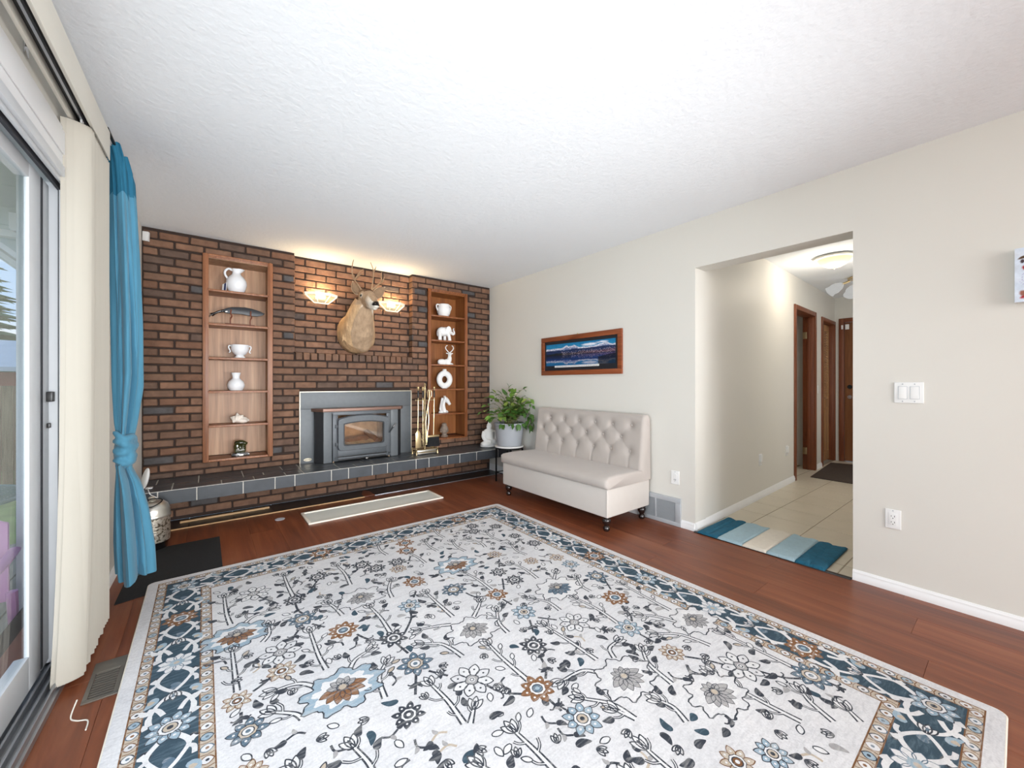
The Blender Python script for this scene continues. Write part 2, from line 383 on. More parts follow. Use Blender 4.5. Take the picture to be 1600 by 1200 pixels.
def interp(tab, z):
    for (z0, v0), (z1, v1) in zip(tab, tab[1:]):
        if z0 >= z >= z1 or z0 <= z <= z1: return lerp(v0, v1, (z - z0) / (z1 - z0) if z1 != z0 else 0)
    return tab[0][1] if abs(z - tab[0][0]) < abs(z - tab[-1][0]) else tab[-1][1]
def catmull(pts, n=6):
    P = [Vector(p) for p in pts]; out = []
    for i in range(len(P) - 1):
        p0 = P[max(i - 1, 0)]; p1 = P[i]; p2 = P[i + 1]; p3 = P[min(i + 2, len(P) - 1)]
        for k in range(n):
            t = k / n
            out.append(.5 * ((2 * p1) + (p2 - p0) * t + (2 * p0 - 5 * p1 + 4 * p2 - p3) * t * t + (3 * p1 - p0 - 3 * p2 + p3) * t ** 3))
    out.append(P[-1]); return out
# ------------------------------------------------------------ room shell
RX, BY, ZC = 3.034, 4.387, 2.44
K_ = .026
LU = Vector((-K_, -1, 0)).normalized(); LN = Vector((1, -K_, 0)).normalized(); LO = Vector((-.403, 4.387, 0))
def LW(s, n, z): return tuple(LO + LU * s + LN * n + Vector((0, 0, z)))
def lbox(g, s0, s1, n0, n1, z0, z1, m=0):
    p = [LW(s, n, z) for z in (z0, z1) for s, n in ((s0, n0), (s1, n0), (s1, n1), (s0, n1))]
    return g.add(p, [(0, 3, 2, 1), (4, 5, 6, 7), (0, 1, 5, 4), (1, 2, 6, 5), (2, 3, 7, 6), (3, 0, 4, 7)], m)
HM = math.atan(.036)
HU = Vector((math.cos(HM), math.sin(HM), 0)); HN = Vector((math.sin(HM), -math.cos(HM), 0)); HO = Vector((RX, 1.565, 0))
def HWp(s, n, z): return tuple(HO + HU * s + HN * n + Vector((0, 0, z)))
def hbox(g, s0, s1, n0, n1, z0, z1, m=0):
    p = [HWp(s, n, z) for z in (z0, z1) for s, n in ((s0, n0), (s1, n0), (s1, n1), (s0, n1))]
    return g.add(p, [(0, 3, 2, 1), (4, 5, 6, 7), (0, 1, 5, 4), (1, 2, 6, 5), (2, 3, 7, 6), (3, 0, 4, 7)], m)

# ceiling (living room and hall)
struct('ceiling', G().box(-.75, RX + .17, -6.1, BY + .4, ZC, ZC + .08), M['ceiling'])
struct('ceiling', G().box(RX + .17, 7.8, -.3, 2.6, ZC, ZC + .08), M['ceiling'])
# right wall with the opening to the hall
g = G(); g.box(RX, RX + .165, -6.1, .611, -.02, ZC); g.box(RX, RX + .165, 1.5655, BY + .25, -.02, ZC); g.box(RX, RX + .165, .611, 1.5655, 2.062, ZC)
struct('wall_right', g, M['wall'])
# rear wall with a wide window
g = G(); g.box(-.75, -.2, -6.1, -5.98, -.02, ZC); g.box(2.6, RX, -6.1, -5.98, -.02, ZC); g.box(-.2, 2.6, -6.1, -5.98, -.02, .85); g.box(-.2, 2.6, -6.1, -5.98, 2.15, ZC)
struct('wall_rear', g, M['wall'])
w = struct_root('window_1', (1.2, -6.04, 1.5))
g = G(); g.box(-.2, 2.6, -6.08, -6.0, .85, .91); g.box(-.2, 2.6, -6.08, -6.0, 2.09, 2.15); g.box(-.2, -.10, -6.08, -6.0, .91, 2.09); g.box(2.54, 2.6, -6.08, -6.0, .91, 2.09); g.box(1.17, 1.23, -6.08, -6.0, .91, 2.09)
part('window_frame', g, M['vinyl'], w)
part('pane', G().box(-.10, 1.17, -6.045, -6.035, .91, 2.09), M['glass'], w); part('pane', G().box(1.23, 2.54, -6.045, -6.035, .91, 2.09), M['glass'], w)
# left wall around the patio door
g = G(); lbox(g, -.3, 1.93, -.10, 0, -.45, ZC); lbox(g, 1.93, 4.35, -.10, 0, 2.012, ZC); lbox(g, 4.35, 10.6, -.10, 0, -.45, ZC); lbox(g, 1.93, 4.35, -.10, -.005, -.45, -.012)
struct('wall_left', g, M['wall'])
# door casing
g = G(); lbox(g, 1.84, 4.45, 0, .016, 2.012, 2.172); lbox(g, 1.84, 1.93, 0, .016, 0, 2.012); lbox(g, 4.35, 4.45, 0, .016, 0, 2.012)
lbox(g, 1.84, 4.45, .016, .022, 2.06, 2.15)
struct('trim_1', g, M['white'], bev=.003)
# patio door
d = struct_root('door_1', LW(3.1, -.05, 0))
g = G(); lbox(g, 1.93, 4.35, -.10, .022, 1.972, 2.012); lbox(g, 1.93, 1.978, -.10, .022, .03, 1.972); lbox(g, 4.30, 4.35, -.10, .022, .03, 1.972)
lbox(g, 1.95, 4.33, .0, .01, 1.955, 1.972); lbox(g, 1.978, 1.99, -.012, .002, .03, 1.972)
part('door_frame', g, M['vinyl'], d, bev=.002)
g = G(); lbox(g, 1.93, 4.35, -.12, .036, -.01, .022)
for n in (-.098, -.08, -.062, -.03, -.004, .02): lbox(g, 1.93, 4.35, n, n + .008, .022, .046)
part('sill_track', g, M['alu'], d, bev=.0015)
g = G(); lbox(g, 1.978, 4.30, -.018, -.008, 1.945, 1.972); lbox(g, 1.978, 1.984, -.016, -.006, .046, 1.96); lbox(g, 2.064, 2.082, -.046, -.037, .06, 1.95); part('seal', g, M['seal'], d)
g = G(); lbox(g, 1.984, 2.066, -.06, -.04, .048, 1.955); part('fixed_stile', g, M['vinyl'], d, bev=.004)
g = G(); lbox(g, 2.082, 2.196, -.052, -.038, .048, 1.955); part('sash_stile', g, M['vinyl'], d, bev=.004)
g = G(); lbox(g, 3.15, 3.26, -.075, -.038, .048, 1.955); part('sash_stile', g, M['vinyl'], d, bev=.004)
g = G(); lbox(g, 2.196, 3.15, -.075, -.038, 1.90, 1.955); part('sash_rail', g, M['vinyl'], d, bev=.004)
g = G(); lbox(g, 2.196, 3.15, -.075, -.038, .048, .175); part('sash_rail', g, M['vinyl'], d, bev=.004)
g = G(); lbox(g, 2.19, 3.155, -.047, -.043, .17, 1.905); part('glass_pane', g, M['glass'], d)
g = G(); lbox(g, 3.22, 3.32, -.098, -.08, .048, 1.955); lbox(g, 4.2, 4.3, -.098, -.08, .048, 1.955); lbox(g, 3.32, 4.2, -.098, -.08, .048, .16); lbox(g, 3.32, 4.2, -.098, -.08, 1.88, 1.955)
part('outer_sash', g, M['vinyl'], d, bev=.004)
g = G(); lbox(g, 3.32, 4.2, -.092, -.086, .16, 1.88); part('glass_pane', g, M['glass'], d)
g = G(); lbox(g, 1.99, 2.02, -.04, -.022, 1.085, 1.125); lbox(g, 2.0, 2.014, -.04, -.03, .98, 1.0); part('latch', g, M['black_plastic'], d, bev=.003, label='small dark latch')

# hall: left wall, far wall, right wall
g = G(); hbox(g, .166, 2.53, -.12, 0, -.02, ZC); hbox(g, 3.38, 3.75, -.12, 0, -.02, ZC); hbox(g, 4.45, 4.62, -.12, 0, -.02, ZC); hbox(g, 2.53, 3.38, -.12, 0, 2.07, ZC); hbox(g, 3.75, 4.45, -.12, 0, 2.05, ZC)
hbox(g, 0, .166, -.003, 0, -.02, 2.062)
struct('wall_hall_left', g, M['wall'])
g = G(); g.box(7.5, 7.62, 1.63, 2.2, -.02, ZC); g.box(7.5, 7.62, -.3, .72, -.02, ZC); g.box(7.5, 7.62, .72, 1.63, 2.08, ZC)
struct('wall_hall_end', g, M['wall'])
struct('wall_hall_right', G().box(RX + .165, 7.5, -.12, 0, -.02, ZC), M['wall'])
# closet and side-room surfaces behind the hall doors
g = G(); hbox(g, 2.3, 3.7, -1.0, -.95, -.02, ZC); hbox(g, 2.3, 2.35, -.95, -.12, -.02, ZC); hbox(g, 3.62, 3.7, -.95, -.12, -.02, ZC)
struct('wall_side_room', g, M['wall'])
struct('ceiling', G().box(5.2, 6.8, 1.75, 2.75, ZC - .005, ZC + .06), M['ceiling'])

# baseboards
def base_prof(g, f, s0, s1, h=.06):
    pr = [(0, 0), (.014, 0), (.014, h * .55), (.011, h * .62), (.011, h * .8), (.006, h * .9), (.004, h), (0, h)]
    a = [f(s0, n, z) for n, z in pr]; b = [f(s1, n, z) for n, z in pr]
    k = len(pr); g.add(a + b, [tuple(range(k)), tuple(range(2 * k - 1, k - 1, -1))] + [(i, (i + 1) % k, (i + 1) % k + k, i + k) for i in range(k)])
    return g
rw = lambda s, n, z: (RX - n, s, z)
struct('baseboard_right', base_prof(G(), rw, -5.97, .611), M['white'])
g = base_prof(G(), rw, 1.567, 1.676); base_prof(g, rw, 2.08, BY - .01, .085)
struct('baseboard_right', g, M['white'])
hw = lambda s, n, z: HWp(s, n, z)
struct('baseboard_hall', base_prof(base_prof(G(), hw, 0.0, 2.53, .065), hw, 3.39, 3.74, .065), M['white'])
struct('baseboard_left', base_prof(G(), lambda s, n, z: LW(s, n, z), .48, 1.83), M['white'])

# laminate floor, plank by plank
fl = struct('floor', G().box(-.75, RX - .001, -6.1, 4.092, -.06, -.0125), M['mortar'])
PW, PL = .192, 1.26
cache = {}
ix = 0; x = -.68
while x < RX - .002:
    x1 = min(x + PW, RX - .002); off = (ix * .47) % 1.0 * PL; y = -6.0 - off
    while y < 4.09:
        ya, yb = max(y, -5.97), min(y + PL, 4.09)
        if yb - ya > .03:
            k = (round(x1 - x, 3), round(yb - ya, 3))
            c = ((x + x1) / 2, (ya + yb) / 2, -.006)
            if k not in cache:
                cache[k] = G().box(c[0] - k[0] / 2 + .0003, c[0] + k[0] / 2 - .0003, c[1] - k[1] / 2 + .0003, c[1] + k[1] / 2 - .0003, -.012, 0).mesh('plank', M['laminate'], bev=.0008, seg=1, origin=c)
            link('plank', cache[k], fl, c)
        y += PL
    x += PW; ix += 1
# hall floor tiles
hf = struct('floor', G().box(RX - .001, 7.62, -.3, 2.75, -.06, -.002), M['hall_grout'])
tc = {}
T = .344
for i in range(15):
    for j in range(8):
        xa = 3.21 + T * (i - 1); ya = -.345 + T * j
        x0, x1, y0, y1 = max(xa + .0035, RX + .005), min(xa + T - .0035, 7.5), max(ya + .0035, 0.0), min(ya + T - .0035, 1.9)
        if x1 - x0 < .03 or y1 - y0 < .03: continue
        if y0 > 1.565 + .036 * (x1 - RX) - .01 and not (5.5 < (x0 + x1) / 2 < 6.5): continue
        if i < 2: y1 = min(y1, 1.562)
        if y1 - y0 < .03: continue
        c = ((x0 + x1) / 2, (y0 + y1) / 2, -.003); k = (round(x1 - x0, 3), round(y1 - y0, 3))
        if k not in tc: tc[k] = G().box(c[0] - k[0] / 2, c[0] + k[0] / 2, c[1] - k[1] / 2, c[1] + k[1] / 2, -.006, 0).mesh('floor_tile', M['hall_tile'], bev=.0015, seg=1, origin=c)
        link('floor_tile', tc[k], hf, c)
struct('trim_2', G().box(RX - .032, RX + .004, .613, 1.563, -.004, .005), M['black_tile'], bev=.002)   # dark threshold strip

# ------------------------------------------------------------ brick wall
REC = .09          # depth of the recess over the fireplace
X0, X1 = -.398, RX
SH_L, SH_R = (-.012, .514, .468, 2.294), (2.122, 2.672, .476, 2.30)
g = G()
yb0, yb1 = BY + .010, BY + .36
def fillr(x0, x1, z0, z1, y0=yb0): g.box(x0, x1, y0, yb1, z0, z1)
fillr(X0 - .05, SH_L[0], 0, ZC); fillr(SH_L[0], SH_L[1], SH_L[3], ZC); fillr(SH_L[0], SH_L[1], 0, SH_L[2]); fillr(SH_L[1], .70, 0, ZC)
fillr(.70, .83, 0, 1.45); fillr(1.80, 1.93, 0, 1.45); fillr(.83, 1.80, .95, 1.45); fillr(.83, 1.80, 0, .36)
g.box(.83, 1.80, BY + .33, yb1, .36, .95)
fillr(1.93, SH_R[0], 0, ZC); fillr(SH_R[0], SH_R[1], SH_R[3], ZC); fillr(SH_R[0], SH_R[1], 0, SH_R[2]); fillr(SH_R[1], X1, 0, ZC)
fillr(.70, 1.93, 1.45, ZC, BY + REC + .010)
g.box(SH_L[0], SH_L[1], BY + .28, yb1, SH_L[2], SH_L[3]); g.box(SH_R[0], SH_R[1], BY + .28, yb1, SH_R[2], SH_R[3])
wb = struct('wall_back', g, M['mortar'])
wr_ = struct_root('wall_back_recess', (1.315, BY + REC, 1.95))
wbase = struct_root('wall_back_base', (1.315, BY, .13))
bcache = {}
def brick(parent, x0, x1, z0, z1, yf, depth=.03, m='brick', vert=False):
    w, h = round(x1 - x0, 3), round(z1 - z0, 3); v = rnd.randrange(4)
    k = (w, h, v, m, depth)
    if k not in bcache:
        r2 = random.Random(hash((w, h, v)) & 0xffff); gg = G().box(-w / 2, w / 2, -depth / 2, depth / 2, -h / 2, h / 2)
        me = gg.mesh('brick', M[m], bev=.0055, seg=1, smooth=False)
        for q in me.vertices:
            q.co.x += r2.uniform(-.0016, .0016); q.co.z += r2.uniform(-.0014, .0014)
            if q.co.y < 0: q.co.y += r2.uniform(-.0018, .0018)
        bcache[k] = me
    link('brick', bcache[k], parent, ((x0 + x1) / 2, yf + depth / 2 + rnd.uniform(-.002, .002), (z0 + z1) / 2))
J = .0135
def courses(parent, rx0, rx1, rz0, rz1, holes, yf, zc0, joint0, m='brick'):
    k = math.floor((rz0 - zc0) / .0693) - 1
    while zc0 + k * .0693 - .03 < rz1:
        za, zb = zc0 + k * .0693 - .0281, zc0 + k * .0693 + .0281
        off = joint0 + (.1 if k % 2 else 0.0); k += 1
        za, zb = max(za, rz0), min(zb, rz1)
        if zb - za < .018: continue
        xs = off - .2 * math.ceil((off - rx0) / .2 + 1)
        while xs < rx1:
            a, b = max(xs + J / 2, rx0), min(xs + .2 - J / 2, rx1); xs += .2
            segs = [(a, b, za, zb)]
            for hx0, hx1, hz0, hz1 in holes:
                ns = []
                for sa, sb, sz0, sz1 in segs:
                    if hx1 <= sa or hx0 >= sb or hz1 <= sz0 or hz0 >= sz1: ns.append((sa, sb, sz0, sz1)); continue
                    cov = (min(hz1, sz1) - max(hz0, sz0)) / (sz1 - sz0)
                    if cov > .55:
                        if hx0 > sa: ns.append((sa, hx0, sz0, sz1))
                        if hx1 < sb: ns.append((hx1, sb, sz0, sz1))
                    elif hz0 > sz0: ns.append((sa, sb, sz0, hz0 - .004))
                    else: ns.append((sa, sb, hz1 + .004, sz1))
                segs = ns
            for sa, sb, sz0, sz1 in segs:
                if sb - sa > .027 and sz1 - sz0 > .016: brick(parent, sa, sb, sz0, sz1, yf, m=m)
INS = (.745, 1.90, .30, 1.078)
holes = [SH_L, SH_R, INS, (.695, 1.935, 1.385, 3.0)]
courses(wb, X0 + .003, X1 - .003, .365, ZC - .003, holes, BY - .002, 1.278 - .0693 * 16, -.3)
courses(wr_, .703, 1.927, 1.468, ZC - .003, [], BY + REC - .002, 1.902 - .0693 * 8, .71, 'brick_rough')
n = 18; pit = (1.927 - .705) / n
for i in range(n): brick(wr_, .705 + pit * i + .005, .705 + pit * (i + 1) - .005, 1.392, 1.462, BY - .018, .128, 'brick')
# brick returns on the sides of the recess
for side, xx in (('l', .70), ('r', 1.93)):
    zz = 1.902 - .0693 * 8
    while zz < ZC - .02:
        za, zb = max(zz - .029, 1.468), min(zz + .029, ZC - .003)
        if zb - za > .02:
            xa, xb = (xx - .03, xx - .001) if side == 'l' else (xx + .001, xx + .03)
            gg = G().box(xa if side == 'l' else xa - .004, xb + .004 if side == 'l' else xb, BY - .0015, BY + REC + .008, za, zb)
            part('brick', gg, M['brick'], wr_, bev=.004, seg=1, smooth=False)
        zz += .0693
courses(wbase, X0 + .003, X1 - .003, .004, .258, [], BY - .002, .127, -.3)

# ------------------------------------------------------------ hearth
h = thing('hearth', 'long raised hearth ledge of dark slate tiles with pale grout under the brick wall', 'hearth', (1.315, 4.14, .255))
part('hearth_slab', G().box(-.385, RX - .004, 3.9025, BY - .004, .258, .3590), M['grout'], h, label='pale grout bed')
fj = [-.385, -.272, -.046, .251, .476, .626, .925, 1.076, 1.30, 1.451, 1.757, 1.905, 2.13, 2.285, 2.51, 2.82, RX - .006]
for a, b in zip(fj, fj[1:]): part('hearth_tile', G().box(a + .0035, b - .0035, 3.90, 3.905, .256, .355), M['slate'], h, bev=.0015, seg=1)
rnd2 = random.Random(21)
rows = [(3.903, 4.055, [-.385, -.195, .11, .33, .562, .70, 1.006, 1.157, 1.33, 1.56, 1.823, 2.02, 2.22, 2.416, 2.66, RX - .006]),
        (4.055, 4.17, [-.385, -.195, -.038, .265, .412, .70, 1.006, 1.26, 1.36, 1.53, 1.84, 2.02, 2.30, 2.60, 2.80, RX - .006]),
        (4.17, 4.385, [-.385, -.30, -.037, .266, .569, .71, 1.02, 1.30, 1.62, 1.85, 2.12, 2.38, 2.587, 2.83, RX - .006])]
for y0, y1, xs in rows:
    for a, b in zip(xs, xs[1:]): part('hearth_tile', G().box(a + .0035, b - .0035, y0 + .0035, y1 - .0035, .3575, .361), M['slate'], h, bev=.0015, seg=1)
# black floor tiles along the foot of the brickwork
bf = struct('trim_3', G().box(-.40, RX - .016, 4.10, BY - .004, -.06, -.004), M['mortar'])
xs = [-.40, -.10, .20, .50, .80, 1.10, 1.40, 1.70, 2.0, 2.3, 2.6, 2.9, RX - .018]
for a, b in zip(xs, xs[1:]): part('floor_tile', G().box(a + .001, b - .001, 4.102, BY - .006, -.006, .004), M['black_tile'], bf, bev=.001, seg=1)
struct('trim_4', G().box(-.395, 1.285, 4.086, 4.104, .0, .009), M['stick'], bev=.003)      # pale moulding at the laminate edge
struct('trim_5', G().box(1.39, RX - .02, 4.088, 4.100, .0, .006), M['alu'], bev=.002)
single('wood_strip', 'pale pine strip lying loose on black tiles below the hearth', 'wood strip', G().prism([(-.16, 4.245, .004), (.475, 4.255, .004), (.475, 4.283, .004), (-.16, 4.273, .004)], (0, 0, .016)), M['stick'], bev=.003)
single('wood_block', 'short brown wood offcut filling the gap in the floor edging', 'wood block', G().prism([(1.287, 4.085, .0045), (1.386, 4.085, .0045), (1.386, 4.25, .0045), (1.345, 4.33, .0045), (1.287, 4.2, .0045)], (0, 0, .008)), M['laminate'], bev=.002)
# ------------------------------------------------------------ built-in shelf units
def shelf_unit(label, x0, x1, z0, z1, ztops, mf, mb, fw):
    t = thing('built_in_bookcase', label, 'bookcase', ((x0 + x1) / 2, BY + .1, z0))
    yb = BY + .235; yf = BY - .03
    part('back_panel', G().box(x0 + .02, x1 - .02, yb, yb + .012, z0 + .02, z1 - .02), mb, t)
    part('side_panel', G().box(x0 + .014, x0 + .032, BY - .008, yb, z0 + .016, z1 - .016), mb, t)
    part('side_panel', G().box(x1 - .032, x1 - .014, BY - .008, yb, z0 + .016, z1 - .016), mb, t)
    part('top_panel', G().box(x0 + .033, x1 - .033, BY - .008, yb, z1 - .034, z1 - .016), mb, t)
    for i, z in enumerate(ztops):
        part('shelf_board' if i else 'bottom_board', G().box(x0 + .033, x1 - .033, BY - .020, yb - .001, z - .018, z), mf, t, bev=.002)
    for a, b in ((x0, x0 + fw), (x1 - fw, x1)):
        g = G(); g.box(a, b, yf + .01, BY - .008, z0, z1); g.box(a + fw * .18, b - fw * .18, yf, yf + .0105, z0, z1); g.box(a + fw * .4, b - fw * .4, yf - .005, yf + .001, z0, z1)
        part('frame_stile', g, mf, t, bev=.002)
    g = G(); g.box(x0 + fw, x1 - fw, yf + .01, BY - .008, z1 - .028, z1); g.box(x0 + fw, x1 - fw, yf, yf + .0105, z1 - .016, z1)
    part('frame_rail', g, mf, t, bev=.002)
    return t
ZT = [.484, .785, 1.09, 1.39, 1.69, 1.99]
shelf_unit('left oak bookcase niche with six shelves framed in fluted wood', SH_L[0], SH_L[1], SH_L[2], SH_L[3], ZT, M['oak_frame'], M['oak'], .042)
shelf_unit('right orange oak bookcase niche with six shelves by the fire tools', SH_R[0], SH_R[1], SH_R[2], SH_R[3], ZT, M['oak_r_frame'], M['oak_r'], .042)
YI = BY + .085
def lathe_pts(g, cx, cy, z0, prof, n=28, m=0): return g.lathe((cx, cy, z0), prof, n, m)

# ---- left shelves
z = 1.9905
t = thing('pitcher', 'white ceramic pitcher with loop handle on top shelf of left bookcase', 'pitcher', (.235, YI, z))
g = G(); lathe_pts(g, .235, YI, z, [(.048, 0), (.056, .006), (.074, .045), (.082, .085), (.078, .12), (.06, .15), (.038, .172), (.031, .19), (.033, .205), (.042, .222), (.038, .222), (.028, .205), (.026, .19), (.03, .175)])
for i, p in enumerate(g.v):        # pulled spout on the right
    if p[2] - z > .2 and p[0] > .235: g.v[i] = (p[0] + (p[0] - .235) * .55, p[1], p[2] + .004)
part('body', g, M['ceramic'], t)
part('handle', G().tube(catmull([(.205, YI, z + .212), (.176, YI, z + .222), (.152, YI, z + .20), (.148, YI, z + .17), (.162, YI, z + .14), (.176, YI, z + .122)], 5), [.011] * 4 + [.0095] * 22, 10), M['ceramic'], t)
t = thing('gift_card', 'small white and dark blue card propped beside the white pitcher', 'card', (.145, YI - .03, z))
g = G().prism([(.124, YI - .03, z), (.154, YI - .056, z), (.158, YI - .036, z + .085), (.130, YI - .012, z + .068)], (.003, .003, 0)); part('card_face', g, M['ceramic'], t)
g = G().prism([(.139, YI - .0450, z + .004), (.1525, YI - .0568, z + .004), (.1565, YI - .0375, z + .08), (.144, YI - .0264, z + .072)], (-.001, -.001, 0)); part('printed_strip', g, mat('navy_print', rgb(46, 58, 98), .5), t)

z = 1.6905
t = thing('kukri_knife', 'curved kukri knife in a black leather scabbard resting on pegs', 'knife', (.25, YI, 1.80))
YK = YI - .01
up = [(.13, 1.828), (.17, 1.850), (.20, 1.858), (.30, 1.868), (.36, 1.860), (.42, 1.842), (.458, 1.823)]
lo = [(.44, 1.806), (.40, 1.793), (.34, 1.792), (.28, 1.800), (.22, 1.800), (.17, 1.798), (.145, 1.803)]
part('scabbard', G().prism([(x, YK - .012, q) for x, q in up + lo], (0, .024, 0)), M['scabbard'], t, bev=.004)
part('handle', G().tube(catmull([(.135, YK, 1.818), (.10, YK, 1.806), (.07, YK, 1.787), (.048, YK, 1.772)], 5), [.013, .013, .012, .0115, .011, .0105, .010, .010, .0105, .011, .012, .0135, .015, .016, .016, .012], 10), M['black_gloss'], t)
part('throat_ring', G().tube([(.152, YK, 1.812), (.166, YK, 1.816)], .013, 10, flat=1), M['silver'], t)
part('pommel', G().ell((.042, YK, 1.768), (.006, .014, .014), (0, .5, 0)), M['silver'], t)
t = thing('knife_stand', 'reddish wooden knife stand with two upright forked pegs', 'stand', (.25, YI, z))
for x in (.19, .342):
    part('peg', G().tube(catmull([(x + .004, YI - .028, z + .144), (x, YI - .03, z + .11), (x + .01, YI - .028, z + .085), (x, YI - .012, z + .06), (x, YI, z + .002)], 4), .0055, 8), M['peg'], t)
    part('peg_foot', G().box(x - .02, x + .02, YI - .02, YI + .03, z, z + .008), M['peg'], t, bev=.002)
part('stand_rail', G().box(.15, .38, YI + .012, YI + .022, z + .0081, z + .022), M['peg'], t, bev=.002)

z = 1.3905
t = thing('urn_bowl', 'white footed urn bowl with two small side handles on third shelf', 'bowl', (.262, YI, z))
g = G(); lathe_pts(g, .262, YI, z, [(.044, 0), (.046, .008), (.036, .018), (.030, .026), (.046, .038), (.062, .06), (.070, .088), (.070, .112), (.074, .124), (.068, .124), (.064, .11), (.05, .06), (.02, .04)], 32)
part('body', g, M['ceramic'], t)
for s in (-1, 1): part('handle', G().tube(catmull([(.262 + s * .066, YI, z + .112), (.262 + s * .082, YI, z + .114), (.262 + s * .086, YI, z + .098), (.262 + s * .078, YI, z + .075), (.262 + s * .074, YI, z + .06), (.262 + s * .084, YI, z + .05)], 4), .0055, 8), M['ceramic'], t)

z = 1.0905
g = G(); lathe_pts(g, .232, YI, z, [(.045, 0), (.052, .006), (.066, .035), (.068, .055), (.060, .082), (.040, .102), (.030, .112), (.028, .124), (.034, .15), (.038, .166), (.034, .166), (.024, .13), (.024, .115)], 32)
single('vase', 'white round-bellied vase with flared neck on fourth shelf of left bookcase', 'vase', g, M['ceramic'])

z = .7855
g = G()
pts = catmull([(.335, YI, z + .022), (.31, YI, z + .03), (.28, YI, z + .038), (.25, YI, z + .042), (.225, YI, z + .046), (.205, YI, z + .052), (.188, YI, z + .058)], 4)
rad = []
for i in range(len(pts)):
    u = i / (len(pts) - 1); r = interp([(0, .008), (.25, .026), (.5, .038), (.62, .042), (.72, .028), (.85, .018), (1, .004)], u)
    rad.append(r * (1 + .12 * math.sin(u * 40)))
g.tube(pts, rad, 14)
g.tube([(.244, YI, z + .05), (.242, YI, z + .075), (.24, YI, z + .10)], [.026, .016, .004], 10)
g.tube([(.262, YI - .01, z + .05), (.275, YI - .012, z + .068), (.29, YI - .012, z + .076)], [.024, .014, .004], 10)
g.tube([(.225, YI - .01, z + .045), (.212, YI - .02, z + .03), (.21, YI - .025, z + .008)], [.02, .014, .006], 10)
g.ell((.275, YI - .018, z + .024), (.05, .03, .023), (0, .1, 0))
blob('conch_shell', g, .004, M['shellm'], smooth_it=2); setp(bpy.data.objects['conch_shell'], 'pale spiky conch shell lying on fifth shelf of left bookcase', 'shell')

z = .4845
t = thing('stone_carving', 'dark olive green carved stone figure on a glossy black base', 'figurine', (.262, YI, z))
part('base', G().box(.195, .334, YI - .05, YI + .05, z, z + .022).box(.205, .325, YI - .042, YI + .042, z + .022, z + .03), M['black_gloss'], t, bev=.003)
part('base_plate', G().box(.255, .285, YI - .0525, YI - .050, z + .006, z + .017), M['silver'], t)
g = G(); g.box(.222, .302, YI - .028, YI + .028, z + .03, z + .06); g.tube([(.245, YI, z + .04), (.24, YI, z + .09), (.25, YI, z + .125)], [.03, .028, .024], 10)
g.tube([(.285, YI, z + .04), (.284, YI, z + .08), (.288, YI, z + .115)], [.026, .026, .026], 10)
g.ell((.265, YI, z + .12), (.047, .034, .024)); g.ell((.295, YI - .006, z + .115), (.028, .024, .018), (0, .4, 0)); g.ell((.236, YI, z + .118), (.02, .028, .022)); g.tube([(.30, YI - .01, z + .12), (.322, YI - .012, z + .112)], [.012, .006], 8)
blob('figure', g, .005, M['green_glass'], t, 2)

# ---- right shelves
z = 1.9905
t = thing('two_handled_pot', 'white round pot with two ear handles on top shelf of right bookcase', 'pot', (2.386, YI, z))
g = G(); lathe_pts(g, 2.386, YI, z, [(.05, 0), (.056, .005), (.076, .04), (.086, .08), (.082, .115), (.070, .14), (.067, .152), (.071, .16), (.065, .16), (.06, .148), (.06, .13)], 32)
part('body', g, M['matte_white'], t)
for s in (-1, 1): part('handle', G().tube(catmull([(2.386 + s * .064, YI, z + .152), (2.386 + s * .086, YI, z + .155), (2.386 + s * .101, YI, z + .138), (2.386 + s * .098, YI, z + .108), (2.386 + s * .082, YI, z + .08)], 4), .0085, 8), M['matte_white'], t)
z = 1.6905
z += .003
t = thing('elephant_figurine', 'white elephant figurine with raised trunk on second shelf of right bookcase', 'figurine', (2.40, YI, z))
g = G()
g.ell((2.365, YI, z + .115), (.07, .05, .058)); g.ell((2.42, YI, z + .12), (.05, .048, .056)); g.ell((2.325, YI, z + .095), (.034, .044, .054))
for x, dx, y in ((2.318, -.002, -.028), (2.345, .006, .028), (2.43, .018, -.028), (2.415, .0, .028)): g.tube([(x, YI + y, z + .10), (x + dx, YI + y, z + .05), (x + dx * 1.4, YI + y, z)], [.026, .021, .022], 10)
g.ell((2.462, YI, z + .132), (.036, .034, .04)); g.tube(catmull([(2.475, YI, z + .125), (2.505, YI, z + .098), (2.525, YI, z + .092), (2.537, YI, z + .108), (2.530, YI, z + .134), (2.522, YI, z + .152), (2.533, YI, z + .17)], 4), [.024, .022, .02, .019, .0175, .016, .015, .0145, .014, .0135, .013, .0125, .012, .0115, .011, .0105, .010, .0095, .009, .0085, .008, .0075, .007, .007, .007], 8)
for s in (-1, 1): g.ell((2.43, YI + s * .046, z + .145), (.034, .009, .04), (0, .2, s * .25)); g.tube([(2.482, YI + s * .02, z + .11), (2.508, YI + s * .022, z + .118)], [.007, .004], 6)
g.tube([(2.30, YI, z + .11), (2.293, YI, z + .08), (2.296, YI, z + .055)], [.007, .005, .006], 6)
blob('body', g, .0042, M['matte_white'], t, 2)
z = 1.3905
t = thing('deer_figurine', 'white lying deer figurine with curled antlers on third shelf of right bookcase', 'figurine', (2.40, YI, z))
g = G(); g.ell((2.36, YI, z + .038), (.06, .036, .036)); g.ell((2.43, YI, z + .04), (.05, .034, .036)); g.box(2.31, 2.50, YI - .03, YI + .03, z, z + .014)
g.tube(catmull([(2.455, YI, z + .05), (2.468, YI, z + .085), (2.468, YI, z + .115), (2.466, YI, z + .14)], 4), [.036, .034, .032, .03, .028, .026, .024, .022, .021, .02, .02, .019, .018], 10)
